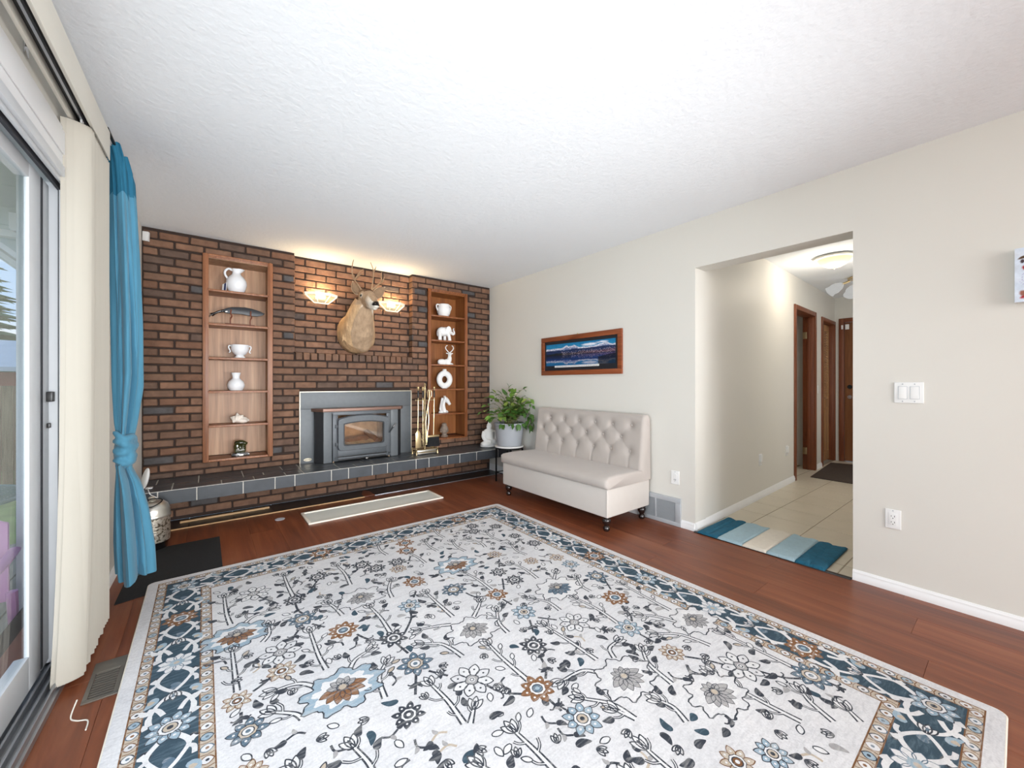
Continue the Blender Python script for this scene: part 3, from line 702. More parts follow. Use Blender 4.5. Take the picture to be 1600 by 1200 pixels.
g.ell((2.468, YI - .008, z + .14), (.019, .026, .026)); g.ell((2.468, YI - .026, z + .128), (.011, .018, .012))
for s in (-1, 1): g.ell((2.468 + s * .034, YI, z + .147), (.019, .006, .009), (0, -s * .25, 0))
g.tube([(2.46, YI - .03, z + .02), (2.50, YI - .034, z + .008)], [.014, .009], 8)
blob('body', g, .0042, M['matte_white'], t, 2)
for s in (-1, 1): part('antler', G().tube(catmull([(2.468 + s * .010, YI, z + .16), (2.468 + s * .03, YI, z + .178), (2.468 + s * .05, YI, z + .20), (2.468 + s * .056, YI, z + .222), (2.468 + s * .044, YI, z + .243), (2.468 + s * .03, YI, z + .247)], 4), [.0062] * 12 + [.0055] * 9, 8), M['matte_white'], t)
z = 1.0925
g = G(); n = 40
rs = []
for k in range(n):
    a = 2 * math.pi * k / n
    cx, cz = .0735 * math.cos(a), .078 * math.sin(a); rs.append([(2.397 + cx + .036 * math.cos(b) * math.cos(a), YI + .03 * math.sin(b), z + .1135 + cz + .036 * math.cos(b) * math.sin(a)) for b in [2 * math.pi * q / 14 for q in range(14)]])
rs.append(rs[0]); g.rings(rs, False, False)
g.lathe((2.397, YI, z), [(.030, 0), (.034, .006), (.02, .012)], 20)
g.lathe((2.397, YI, z + .215), [(.024, 0), (.025, .022), (.0235, .03), (.018, .03), (.017, .012)], 20)
single('donut_vase', 'white ring-shaped vase with a hole in its middle on fourth shelf', 'vase', g, M['matte_white'])
z = .7855
g = G()
g.lathe((2.382, YI, z), [(.064, 0), (.068, .008), (.062, .02), (.05, .03)], 20, sq=(1, .55))
g.tube(catmull([(2.385, YI, z + .01), (2.372, YI, z + .06), (2.370, YI, z + .11), (2.385, YI, z + .155), (2.41, YI, z + .175)], 4), [.058, .056, .054, .052, .05, .049, .048, .046, .045, .044, .042, .04, .038, .036, .033, .03, .026], 12, flat=.6)
g.tube(catmull([(2.40, YI, z + .175), (2.43, YI, z + .155), (2.455, YI, z + .125), (2.474, YI, z + .100)], 4), [.034, .033, .032, .031, .03, .028, .026, .024, .022, .021, .02, .02, .018], 10)
for s in (-1, 1): g.tube([(2.398, YI + s * .014, z + .185), (2.396, YI + s * .016, z + .218)], [.012, .004], 8)
for k in range(8): g.ell((2.335 + .004 * k, YI, z + .05 + .018 * k), (.014, .012, .016))
blob('horse_head_bust', g, .0042, M['matte_white'], smooth_it=2); setp(bpy.data.objects['horse_head_bust'], 'white horse head bust facing right on fifth shelf of right bookcase', 'figurine')
z = .4845
g = G(); g.lathe((2.395, YI, z), [(.046, 0), (.048, .01), (.034, .02), (.026, .03)], 18); g.tube([(2.395, YI, z + .01), (2.393, YI, z + .05)], [.032, .03], 12)
g.ell((2.392, YI - .004, z + .092), (.05, .048, .062)); g.ell((2.392, YI, z + .15), (.034, .034, .026)); g.ell((2.392, YI - .052, z + .082), (.007, .01, .014)); g.ell((2.392, YI - .046, z + .058), (.015, .008, .005))
for s in (-1, 1): g.ell((2.392 + s * .05, YI, z + .08), (.008, .014, .028)); g.ell((2.392 + s * .019, YI - .046, z + .098), (.012, .006, .004))
blob('carved_bust', g, .0042, M['grey_stone'], smooth_it=1); setp(bpy.data.objects['carved_bust'], 'brownish grey carved stone head on bottom shelf of right bookcase', 'figurine')

# ------------------------------------------------------------ fireplace insert
t = thing('fireplace_insert', 'grey steel wood-burning fireplace insert with arched glass door', 'fireplace', (1.32, 4.3, .361))
x0, x1, z0, z1, yf = .738, 1.906, .3615, 1.076, 4.36
part('surround_panel', G().box(x0 + .008, x1 - .008, yf, yf + .012, .90, z1 - .008), M['stove'], t, bev=.0015)
part('surround_panel', G().box(x0 + .008, .92, yf, yf + .012, z0, .8975), M['stove'], t, bev=.0015)
part('surround_panel', G().box(1.70, x1 - .008, yf, yf + .012, z0, .8975), M['stove'], t, bev=.0015)
g = G(); g.box(x0, x1, yf - .006, yf + .018, z1 - .009, z1); g.box(x0, x0 + .009, yf - .006, yf + .018, z0, z1 - .009); g.box(x1 - .009, x1, yf - .006, yf + .018, z0, z1 - .009)
part('surround_trim', g, M['brass_light'], t, bev=.0015)
# body: chamfered sides
def prismz(g, pts, za, zb, m=0): return g.prism([(x, y, za) for x, y in pts], (0, 0, zb - za), m)
bd = [(.868, 4.358), (.868, 4.29), (.928, 4.235), (1.015, 4.235), (1.015, 4.358)]
part('body_side', prismz(G(), bd, z0, .872), M['stove_dark'], t, bev=.002)
part('body_side', prismz(G(), [(2.614 - x, y) for x, y in bd], z0, .872), M['stove_dark'], t, bev=.002)
for a, b in ((.928, 1.005), (1.607, 1.687)): part('front_post', G().box(a, b, 4.222, 4.236, z0 + .003, .872), M['stove'], t, bev=.002)
part('top_front', G().box(1.005, 1.607, 4.225, 4.30, .852, .872), M['stove'], t, bev=.002)
hd = [(.842, 4.359), (.918, 4.195), (1.716, 4.195), (1.80, 4.359)]
part('hood', prismz(G(), hd, .873, .905), M['hood'], t, bev=.004)
# fire chamber
g = G(); g.box(1.02, 1.60, 4.62, 4.63, z0, .87); g.box(1.02, 1.03, 4.24, 4.62, z0, .87); g.box(1.59, 1.60, 4.24, 4.62, z0, .87); g.box(1.02, 1.60, 4.24, 4.63, .42, .43)
part('firebox', g, M['firebrick'], t)
g = G(); g.ell((1.22, 4.40, .47), (.12, .10, .045)); g.ell((1.40, 4.38, .485), (.15, .09, .05)); g.ell((1.33, 4.45, .48), (.2, .1, .06)); g.ell((1.48, 4.42, .50), (.09, .08, .05))
part('ash_heap', g, M['ash'], t)
part('log', G().tube([(1.18, 4.46, .53), (1.32, 4.44, .545), (1.46, 4.50, .55)], [.035, .04, .036], 9), M['log'], t)
part('log', G().tube([(1.50, 4.34, .53), (1.44, 4.52, .61)], [.03, .034], 9), M['log'], t)
# door plate with lower lip
g = G(); g.box(1.012, 1.604, 4.214, 4.232, .835, .866); g.box(1.012, 1.06, 4.214, 4.232, .375, .836); g.box(1.556, 1.604, 4.214, 4.232, .375, .836); g.box(1.06, 1.556, 4.214, 4.232, .42, .50)
part('door_plate', g, M['cast'], t, bev=.003)
part('air_slot', G().box(1.03, 1.59, 4.224, 4.24, .376, .418), M['black_plastic'], t)
part('bottom_lip', prismz(G(), [(1.02, 4.215), (1.06, 4.19), (1.56, 4.19), (1.60, 4.215)], .395, .412), M['cast'], t, bev=.003)
# arched cast door frame with opening
def arch(xa, xb, za, zb, rise, rc, n=14):
    pts = [(xa + rc, za), (xb - rc, za)]
    pts += [(xb - rc + rc * math.sin(a), za + rc - rc * math.cos(a)) for a in (R_(30), R_(60), R_(90))]
    for k in range(n + 1):
        u = k / n; pts.append((lerp(xb, xa, u), zb + rise * (1 - (2 * u - 1) ** 2)))
    pts += [(xa + rc - rc * math.cos(a), za + rc - rc * math.sin(a)) for a in (R_(0), R_(30), R_(60))]
    return pts
def resample(pts, n):
    P = [np.array(p) for p in pts] + [np.array(pts[0])]
    L = [0]
    for a, b in zip(P, P[1:]): L.append(L[-1] + np.linalg.norm(b - a))
    out = []
    for k in range(n):
        d = L[-1] * k / n; i = max(j for j in range(len(L) - 1) if L[j] <= d)
        out.append(tuple(P[i] + (P[i + 1] - P[i]) * ((d - L[i]) / max(1e-9, L[i + 1] - L[i]))))
    return out
def ring_frame(g, out_, inn, ya, yb_, n=80):
    a = resample(out_, n); b = resample(inn, n)
    rs = [[(p[0], ya, p[1]) for p in a], [(p[0], yb_, p[1]) for p in a], [(p[0], yb_, p[1]) for p in b], [(p[0], ya, p[1]) for p in b], [(p[0], ya, p[1]) for p in a]]
    return g.rings(rs, False, False)
dr = part('door', ring_frame(G(), arch(1.058, 1.562, .482, .792, .036, .035), arch(1.105, 1.522, .522, .752, .02, .02), 4.212, 4.183), M['cast'], t, bev=0)
part('door_rim', ring_frame(G(), arch(1.05, 1.57, .474, .80, .038, .038), arch(1.060, 1.560, .484, .790, .036, .034), 4.213, 4.206), M['seal'], dr)
part('door_gasket', ring_frame(G(), arch(1.100, 1.527, .517, .757, .02, .022), arch(1.118, 1.509, .535, .742, .018, .02), 4.20, 4.188), M['stove_dark'], dr)
part('door_glass', G().prism([(x, 4.199, zz) for x, zz in arch(1.108, 1.519, .525, .75, .019, .02)], (0, .004, 0)), M['stove_glass'], dr)
g = G(); g.tube([(1.585, 4.195, .632), (1.592, 4.17, .655), (1.605, 4.15, .69)], [.007, .008, .009], 8)
hd = part('door_handle', g, M['cast'], dr)
cpts = []
for k in range(60):
    u = k / 59; c = Vector((1.597 + .028 * u, 4.165 - .03 * u, .668 + .058 * u)); a = u * 2 * math.pi * 7
    r_ = .0105 * (1 - .25 * abs(2 * u - 1)); cpts.append(c + Vector((r_ * math.cos(a), r_ * math.sin(a), 0)))
part('spring_grip', G().tube(cpts, .0028, 6), M['chrome'], dr, label='coiled chrome spring grip')
part('grip_core', G().tube([(1.596, 4.166, .666), (1.626, 4.134, .728)], .0085, 8), M['chrome'], dr)
for zz in (.725, .545): part('hinge', G().lathe((1.040, 4.200, zz - .018), [(.008, 0), (.0085, .004), (.0085, .032), (.008, .036)], 10).box(1.036, 1.06, 4.196, 4.206, zz - .01, zz + .01), M['cast'], t)
part('air_knob', G().tube([(1.325, 4.19, .386), (1.325, 4.150, .386)], [.004, .004], 8).ell((1.325, 4.146, .386), (.016, .010, .009)), M['chrome'], t)
bg = part('badge', G().lathe((0, 0, 0), [(.036, 0), (.037, .002), (.034, .004)], 28, sq=(1, .42)), M['brass_light'], t, origin=(0, 0, 0))
bg.location = Vector((.812, yf - .0005, .397)) - WL[t.name]; bg.rotation_euler = (R_(90), 0, 0)
# italic scribbled lettering on the badge (illegible at this size in the photo)
g = G(); px = .786
for k in range(6):
    zz = .397; g.tube([(px, yf - .0052, zz - .004), (px + .003, yf - .0052, zz + .005), (px + .007, yf - .0052, zz - .004), (px + .009, yf - .0052, zz + .003)], .0011, 5); px += .0088
part('badge_lettering', g, M['black_plastic'], t)

# ------------------------------------------------------------ fire tools
YT = 4.14
t = thing('fire_tool_stand', 'brass fire tool stand with crossbar on the right of the hearth', 'tool stand', (1.97, YT, .361))
zb = .361
g = G()
for x in (1.845, 2.10):
    for y in (YT - .055, YT + .055): g.lathe((x, y, zb), [(.009, 0), (.011, .01), (.006, .02), (.006, .055), (.010, .065), (.006, .074)], 10)
for zz in (zb + .026, zb + .058):
    for y in (YT - .055, YT + .055): g.tube([(1.845, y, zz), (2.10, y, zz)], .0045, 6)
    for x in (1.845, 2.10): g.tube([(x, YT - .055, zz), (x, YT + .055, zz)], .0045, 6)
part('base_rail', g, M['brass'], t)
part('base_tray', G().box(1.86, 2.085, YT - .045, YT + .045, zb + .008, zb + .018).box(1.86, 2.085, YT - .045, YT - .041, zb + .018, zb + .05), M['silver'], t, bev=.002)
part('post', G().lathe((1.97, YT, zb + .018), [(.012, 0), (.007, .02), (.006, .05), (.006, .70), (.009, .715), (.006, .73), (.007, .745), (.013, .76), (.008, .775), (.003, .78)], 12), M['brass'], t)
g = G(); g.tube([(1.862, YT, .968), (2.082, YT, .966)], .006, 8)
for x in (1.872, 1.928, 2.008, 2.066): g.tube([(x, YT, .967), (x, YT - .026, .967), (x - .011, YT - .034, .967)], .004, 6); g.tube([(x, YT - .026, .967), (x + .011, YT - .034, .967)], .004, 6)
g.ell((1.860, YT, .968), (.01, .009, .009)); g.ell((2.084, YT, .966), (.01, .009, .009))
part('crossbar', g, M['brass'], t)
def tool(name, label, x, grip=True):
    y = YT - .0385
    t = thing(name, label, 'fireplace tool', (x, y, .96)); return t, y
def grip(t, x, y):
    part('grip', G().lathe((x, y, .995), [(.006, 0), (.0085, .01), (.0095, .04), (.008, .075), (.006, .08)], 10), M['black_plastic'], t, label='black turned grip')
    part('grip_collar', G().lathe((x, y, .972), [(.004, 0), (.009, .006), (.006, .014), (.005, .023)], 10), M['brass'], t)
    part('finial', G().lathe((x, y, 1.075), [(.005, 0), (.011, .008), (.008, .016), (.013, .027), (.012, .037), (.005, .044)], 12), M['brass'], t)
t, y = tool('ash_shovel', 'brass fire shovel hanging leftmost on the tool stand', 1.872); grip(t, 1.872, y)
part('shaft', G().tube([(1.872, y, .974), (1.871, y, .80), (1.866, y, .625)], .0048, 8), M['brass'], t)
pr = [(1.866, .64), (1.850, .625), (1.836, .60), (1.838, .57), (1.833, .445), (1.905, .445), (1.899, .57), (1.896, .60), (1.882, .625)]
part('shovel_pan', G().prism([(x, y - .008 - (.64 - zz) * .05, zz) for x, zz in pr], (0, .004, 0)), M['brass'], t, bev=.001)
t, y = tool('fire_poker', 'brass poker hanging behind the shovel on the tool stand', 1.928); grip(t, 1.928, y)
part('shaft', G().tube([(1.928, y, .974), (1.928, y, .70), (1.930, y, .50)], .0048, 8), M['brass'], t)
part('poker_hook', G().tube([(1.930, y, .50), (1.931, y, .44)], [.005, .002], 8).tube(catmull([(1.930, y, .53), (1.914, y, .525), (1.905, y, .55)], 4), .0042, 6), M['brass'], t)
t, y = tool('fire_tongs', 'brass log tongs with looped handles on the tool stand', 2.008)
for s in (-1, 1):
    part('tong_arm', G().tube(catmull([(2.008 + s * .004, y + s * .004, .99), (1.990 + s * .004, y + s * .004, .90), (1.978 + s * .020, y - .008 + s * .004, .74), (1.97 + s * .010, y - .012 + s * .004, .60), (1.966 + s * .006, y - .014 + s * .004, .50), (1.966 - s * .006, y - .014 + s * .004, .47)], 5), [.005] * 10 + [.0065] * 11 + [.005] * 5, 8), M['brass'], t)
    part('tong_loop', G().tube(catmull([(2.008, y + s * .004, .985), (2.008 + s * .024, y + s * .004, 1.01), (2.008 + s * .026, y + s * .004, 1.06), (2.008 + s * .014, y + s * .004, 1.085), (2.008 + s * .004, y + s * .004, 1.06), (2.006, y + s * .004, .99)], 5), .0042, 7), M['brass'], t)
part('pivot', G().tube([(2.008, y - .012, .987), (2.008, y + .012, .987)], .006, 10), M['brass'], t)
t, y = tool('hearth_brush', 'brass hearth broom with black bristles hanging rightmost on the tool stand', 2.066); grip(t, 2.066, y)
part('shaft', G().tube([(2.066, y, .974), (2.063, y, .78), (2.058, y, .565)], .0048, 8), M['brass'], t)
part('brush_head', G().box(1.985, 2.125, y - .018, y + .018, .548, .568), M['brass'], t, bev=.006)
g = G(); rs = []
for k in range(5):
    u = k / 4; rs.append([(lerp(1.990, 1.980, u) if i in (0, 3) else lerp(2.120, 2.128, u), y + (-.015 - .006 * u if i < 2 else .015 + .006 * u), .548 - .105 * u) for i in range(4)])
g.rings(rs); part('bristles', g, M['black_mat'], t, bev=.002)

# ------------------------------------------------------------ sconces
def sconce(label, cx, zt, w):
    yb = BY + REC - .005; t = thing('wall_sconce', label, 'wall lamp', (cx, yb, zt - .05))
    # half-hexagonal bowl: outline on the wall, bulging forward
    top = [(-.5, 0), (-.5, -.035), (-.23, -.105), (.23, -.105), (.5, -.035), (.5, 0)]
    W = w
    rt = [(cx + a * W, yb + b, zt) for a, b in top]
    lipt = [(cx + a * W * .99, yb + b * .99, zt - .024) for a, b in top]
    bot = [(cx + a * W * .43, yb + b * .32, zt - .098) for a, b in top]
    part('glass_bowl', G().rings([lipt, bot], False, True, closed=False), M['shade'], t, smooth=False)
    inner = [(cx + a * W * .40, yb + b * .42 - .040, zt - .052 + abs(a) * .02) for a, b in top]
    part('rim_band', G().rings([[(cx + a * W * 1.02, yb + b * 1.02, zt) for a, b in top], [(cx + a * W, yb + b, zt - .026) for a, b in top], [(cx + a * W * .95, yb + b * .94, zt - .026) for a, b in top], [(cx + a * W * .97, yb + b * .96, zt) for a, b in top], [(cx + a * W * 1.02, yb + b * 1.02, zt) for a, b in top]], False, False, closed=False), M['shade_rim'], t, smooth=False)
    for a0, a1 in (((-.5, -.035), (-.23, -.105)), ((.5, -.035), (.23, -.105))):
        part('corner_rib', G().tube([(cx + a1[0] * W, yb + a1[1] - .001, zt - .024), (cx + a1[0] * W * .44, yb + a1[1] * .34 - .001, zt - .098)], .004, 6), M['shade_rim'], t)
    g = G().tube([(cx - W * .48, yb - .03, zt - .022), (cx - W * .215, yb - .03, zt - .1), (cx + W * .215, yb - .03, zt - .1), (cx + W * .48, yb - .03, zt - .022)], .006, 6); part('bottom_rim', g, M['shade_rim'], t)
    part('bulb', G().ell((cx, yb - .05, zt - .042), (.035, .022, .022)), M['shade_core'], t)
    part('back_plate', G().box(cx - .05, cx + .05, yb - .006, yb + .003, zt - .06, zt - .002), M['brass'], t)
    point('sconce_bulb_light', (cx, yb - .07, zt - .02), 8.0, (1.0, .74, .42), .03)
sconce('lit faceted glass wall sconce on the left of the deer head', .955, 2.085, .31)
sconce('lit faceted glass wall sconce on the right of the deer head', 1.705, 2.085, .30)

# ------------------------------------------------------------ mounted deer head
t = thing('mounted_deer_head', 'taxidermy deer head with antlers mounted on the brick above the fireplace', 'deer head', (1.30, BY + REC, 1.65))
yw = BY + REC - .004
FUR, FURD, WHT, DRK = (lin(204), lin(170), lin(130), 1), (lin(146), lin(110), lin(78), 1), (lin(226), lin(218), lin(204), 1), (lin(84), lin(56), lin(38), 1)
g = G()
ring = []
def oval(c, ax, rx, rz, n=22):
    ax = Vector(ax).normalized(); sx = Vector((1, 0, 0)); sx = (sx - ax * sx.dot(ax)).normalized(); sz = ax.cross(sx)
    if sz.z < 0: sz = -sz
    return [Vector(c) + sx * rx * math.cos(2 * math.pi * k / n) + sz * rz * math.sin(2 * math.pi * k / n) for k in range(n)]
ring = [oval((1.305, yw, 1.70), (0, -1, .0), .195, .225), oval((1.300, 4.40, 1.69), (0, -1, .12), .19, .215), oval((1.295, 4.33, 1.71), (0, -1, .35), .178, .205),
        oval((1.288, 4.27, 1.77), (0, -1, .8), .158, .178), oval((1.283, 4.215, 1.86), (0, -.7, 1), .132, .148), oval((1.288, 4.17, 1.95), (0, -.5, 1), .108, .118), oval((1.300, 4.14, 2.02), (0, -.5, 1), .086, .094)]
g.rings(ring)
# brisket swelling at the lower front
g.ell((1.33, 4.34, 1.580), (.10, .10, .10)); g.ell((1.24, 4.37, 1.62), (.11, .08, .10)); g.ell((1.40, 4.37, 1.63), (.08, .07, .09))
for k in range(34):        # matted locks of the winter coat
    u = rnd.random(); zz = lerp(1.60, 1.95, u); xx = 1.29 + rnd.uniform(-.16, .15) * (1.1 - .5 * u); yy = lerp(4.26, 4.06, u) - .02 + abs(xx - 1.29) * .35
    g.tube([(xx, yy + .02, zz + .05), (xx - .004, yy + .008, zz), (xx - .006, yy + .028, zz - .05)], [.004, .012, .004], 6)
# head: skull, cheeks, muzzle
hp = [(1.303, 4.125, 2.050), (1.306, 4.07, 2.040), (1.311, 4.01, 2.004), (1.317, 3.945, 1.962), (1.322, 3.89, 1.930), (1.325, 3.858, 1.916)]
g.tube(hp, [.076, .080, .072, .054, .042, .029], 16)
g.ell((1.306, 4.05, 1.995), (.068, .072, .062)); g.ell((1.325, 3.872, 1.920), (.035, .030, .029)); g.tube([(1.308, 4.06, 1.965), (1.316, 3.94, 1.920), (1.322, 3.875, 1.896)], [.05, .036, .022], 12)
g.ell((1.247, 4.055, 2.034), (.020, .028, .018)); g.ell((1.364, 4.045, 2.034), (.020, .028, .018))
fwd = (Vector(hp[-1]) - Vector(hp[0])).normalized()
def deer_col(p, nrm):
    n1 = mnoise.noise(p * 18) * .5 + mnoise.noise(p * 60) * .3
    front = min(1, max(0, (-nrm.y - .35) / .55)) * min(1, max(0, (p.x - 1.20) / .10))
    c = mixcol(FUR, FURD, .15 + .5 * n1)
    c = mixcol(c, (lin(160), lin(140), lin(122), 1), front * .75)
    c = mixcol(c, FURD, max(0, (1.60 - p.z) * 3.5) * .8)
    d = (Vector((1.315, 4.07, 1.90)) - p); th = max(0, 1 - (d.x / .085) ** 2 - (d.y / .16) ** 2 - (d.z / .085) ** 2)
    c = mixcol(c, WHT, th * 1.5)
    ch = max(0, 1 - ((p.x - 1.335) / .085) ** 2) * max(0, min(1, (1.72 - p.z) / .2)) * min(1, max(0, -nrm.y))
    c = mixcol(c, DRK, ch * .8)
    a = (p - Vector(hp[0])).dot(fwd)
    if p.z > 1.95 or a > .1:
        face = mixcol((lin(176), lin(150), lin(122), 1), (lin(120), lin(92), lin(70), 1), .4 * n1 + .2)
        c = mixcol(c, face, min(1, max(0, (a + .03) * 12)))
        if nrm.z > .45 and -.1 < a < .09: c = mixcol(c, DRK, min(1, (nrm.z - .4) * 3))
        if a > .16 and nrm.z < .5: c = mixcol(c, WHT, min(1, (a - .15) * 12))
        if a > .268 and nrm.z > -.3: c = mixcol(c, (.012, .010, .009, 1), min(1, (a - .266) * 60))
        for ex in ((1.236, 4.036, 2.032), (1.376, 4.026, 2.032)):
            e = (p - Vector(ex)).length
            if e < .034: c = mixcol(c, WHT, (1 - e / .034) * 1.1)
    return c
blob('body', g, .0065, M['deer_fur'], t, 5, deer_col)
for ex, ey in ((1.2335, 4.040), (1.3780, 4.030)): part('eye', G().ell((ex, ey, 2.034), (.0125, .0145, .0115), None, 12, 8), M['black_eye'], t)
for s in (-1, 1): part('nostril', G().ell((1.325 + s * .016, 3.846, 1.930), (.005, .004, .0065), None, 8, 6), M['black_eye'], t)
def ear(base, tip, mid, face):
    B, T_, C = Vector(base), Vector(tip), Vector(mid); ax = (T_ - B); L = ax.length; ax.normalize(); f = Vector(face); f = (f - ax * f.dot(ax)).normalized(); sd = ax.cross(f)
    go, gi = G(), G(); ro, ri = [], []
    for k in range(11):
        u = k / 10; w = .052 * math.sin(math.pi * min(1, .12 + .88 * u) ** .8) if u < 1 else .002
        w = max(w, .003); c = B + ax * L * u; r1, r2 = [], []
        for j in range(13):
            a = lerp(-1, 1, j / 12); cup = (a * a) * .35 * w
            r1.append(c + sd * a * w + f * (cup - .012 * math.sin(math.pi * u)))
            r2.append(c + sd * a * w * .86 + f * (cup * .75 - .012 * math.sin(math.pi * u) + .005))
        ro.append(r1 + [p - f * .008 for p in reversed(r1)]); ri.append(r2 + [p - f * .0025 for p in reversed(r2)])
    go.rings(ro); gi.rings(ri[1:10])
    e = part('ear', go, M['deer_ear'], t); part('ear_lining', gi, M['earin'], e)
M['deer_ear'] = mat('ear_fur', rgb(176, 150, 122), .9, nscale=40, namt=.2)
ear((1.232, 4.13, 2.055), (1.192, 4.175, 2.200), (0, 0, 0), (.25, -1, .1)); ear((1.390, 4.12, 2.055), (1.505, 4.11, 2.175), (0, 0, 0), (-.1, -1, -.15))
def antler(main, tines):
    g = G(); P = catmull(main, 5); g.tube(P, [lerp(.0125, .005, i / (len(P) - 1)) for i in range(len(P))], 9)
    for q in tines: P = catmull(q, 5); g.tube(P, [lerp(.0085, .0025, i / (len(P) - 1)) for i in range(len(P))], 8)
    part('antler', g, M['antler'], t)
antler([(1.283, 4.125, 2.075), (1.262, 4.14, 2.12), (1.225, 4.13, 2.165), (1.188, 4.10, 2.195)],
       [[(1.188, 4.10, 2.195), (1.160, 4.07, 2.24), (1.150, 4.05, 2.29), (1.151, 4.03, 2.34), (1.158, 4.02, 2.372)], [(1.19, 4.10, 2.195), (1.215, 4.10, 2.24), (1.24, 4.10, 2.285), (1.275, 4.10, 2.315)], [(1.212, 4.10, 2.23), (1.235, 4.075, 2.25), (1.258, 4.05, 2.268)]])
antler([(1.352, 4.125, 2.075), (1.362, 4.135, 2.11), (1.40, 4.11, 2.16), (1.446, 4.06, 2.205)],
       [[(1.365, 4.13, 2.115), (1.382, 4.14, 2.20), (1.385, 4.12, 2.30), (1.37, 4.11, 2.355), (1.347, 4.10, 2.40)], [(1.386, 4.12, 2.315), (1.398, 4.11, 2.34), (1.404, 4.10, 2.368)], [(1.446, 4.06, 2.205), (1.436, 4.03, 2.25), (1.430, 4.01, 2.295)], [(1.446, 4.06, 2.205), (1.456, 4.03, 2.225), (1.458, 4.01, 2.25)]])

# ------------------------------------------------------------ buddha statue
bx, by_, bz = 2.84, 4.12, .3645
g = G()
g.ell((bx, by_, bz + .035), (.125, .085, .038)); g.ell((bx - .07, by_ - .03, bz + .04), (.065, .06, .036)); g.ell((bx + .07, by_ - .03, bz + .04), (.065, .06, .036))
g.tube([(bx, by_, bz + .03), (bx, by_ + .005, bz + .12), (bx, by_ + .005, bz + .19)], [.07, .062, .064], 16)
g.ell((bx, by_ + .005, bz + .185), (.078, .05, .04))
for s in (-1, 1): g.tube(catmull([(bx + s * .07, by_ + .005, bz + .19), (bx + s * .088, by_, bz + .13), (bx + s * .075, by_ - .03, bz + .085), (bx + s * .02, by_ - .075, bz + .07)], 4), [.027] * 5 + [.024] * 4 + [.018] * 4, 10)
g.tube([(bx, by_, bz + .2), (bx, by_, bz + .235)], [.027, .024], 10); g.ell((bx, by_ - .004, bz + .255), (.035, .037, .044)); g.ell((bx, by_, bz + .30), (.018, .018, .018))
g.ell((bx, by_ - .04, bz + .25), (.006, .009, .01))
for s in (-1, 1): g.ell((bx + s * .034, by_, bz + .245), (.006, .01, .022))
g.lathe((bx, by_, bz), [(.12, 0), (.125, .01), (.11, .02)], 24, sq=(1, .75))
blob('buddha_statue', g, .0055, M['matte_white'], smooth_it=3); setp(bpy.data.objects['buddha_statue'], 'white seated meditating statue at right end of the hearth', 'statue')

# ------------------------------------------------------------ plant on stand
px_, py_ = 2.835, 3.70
t = thing('plant_stand', 'round black metal plant stand with a white top beside the sofa', 'plant stand', (px_, py_, 0))
part('stand_top', G().lathe((px_, py_, .412), [(.165, 0), (.17, .004), (.17, .014), (.166, .018)], 36), M['marble'], t)
part('top_ring', G().lathe((px_, py_, .394), [(.158, 0), (.164, .002), (.164, .016), (.158, .0178)], 36), M['black_metal'], t)
for k in range(4):
    a = R_(225 + 90 * k); lx, ly = px_ + .155 * math.cos(a), py_ + .155 * math.sin(a)
    part('leg', G().box(lx - .007, lx + .007, ly - .007, ly + .007, 0, .396), M['black_metal'], t, bev=.001)
g = G()
for k in range(4):
    a, b = R_(225 + 90 * k), R_(315 + 90 * k); g.tube([(px_ + .155 * math.cos(a), py_ + .155 * math.sin(a), .11), (px_ + .155 * math.cos(b), py_ + .155 * math.sin(b), .11)], .005, 6)
part('stretcher', g, M['black_metal'], t)
t = thing('potted_plant', 'bushy green houseplant in a tapered grey pot on the plant stand', 'plant', (px_, py_, .431))
zp = .4305
part('pot', G().lathe((px_, py_, zp), [(.135, 0), (.142, .006), (.172, .235), (.178, .24), (.18, .262), (.176, .266), (.166, .262), (.160, .22), (.02, .215)], 40), M['pot'], t)
part('soil', G().lathe((px_, py_, zp + .2155), [(.158, 0), (.158, .018), (.05, .026), (.01, .027)], 24), M['soil'], t)
def leaf_mesh(nm, m, w, cup, bend):
    g = G(); rows = []
    for k, (u, ww) in enumerate([(0, .06), (.18, .6), (.4, 1), (.65, .82), (.85, .42), (1, .03)]):
        zc = -bend * u * u; rows.append([(-ww * w, u, zc + cup * ww), (0, u, zc), (ww * w, u, zc + cup * ww)])
    vs_ = [p for r in rows for p in r]; fs_ = []
    for i in range(5):
        for j in range(2): a = i * 3 + j; fs_.append((a, a + 1, a + 4, a + 3))
    g.add(vs_, fs_); me = g.mesh(nm, M[m], smooth=True, ang=80); return me
LM = [leaf_mesh('leaf', 'leaf_a', .28, .06, .25), leaf_mesh('leaf', 'leaf_b', .27, .08, .35), leaf_mesh('leaf', 'leaf_c', .25, .05, .2), leaf_mesh('leaf', 'leaf_a', .3, .09, .45)]
lr = random.Random(11)
def add_leaf(p, dirv, L, k=None):
    p = Vector(p); dirv = Vector(dirv)
    if p.x + dirv.normalized().x * L > RX - .02: dirv.x = -abs(dirv.x) * .4; p.x = min(p.x, RX - .03)
    o = link('leaf', LM[k if k is not None else lr.choices([0, 1, 2, 3], [4, 4, 2, 3])[0]], t, p)
    q = Vector(dirv).to_track_quat('Y', 'Z'); o.rotation_euler = (q.to_matrix() @ Euler((0, lr.uniform(-.7, .7), 0)).to_matrix()).to_euler(); o.scale = (L, L, L)
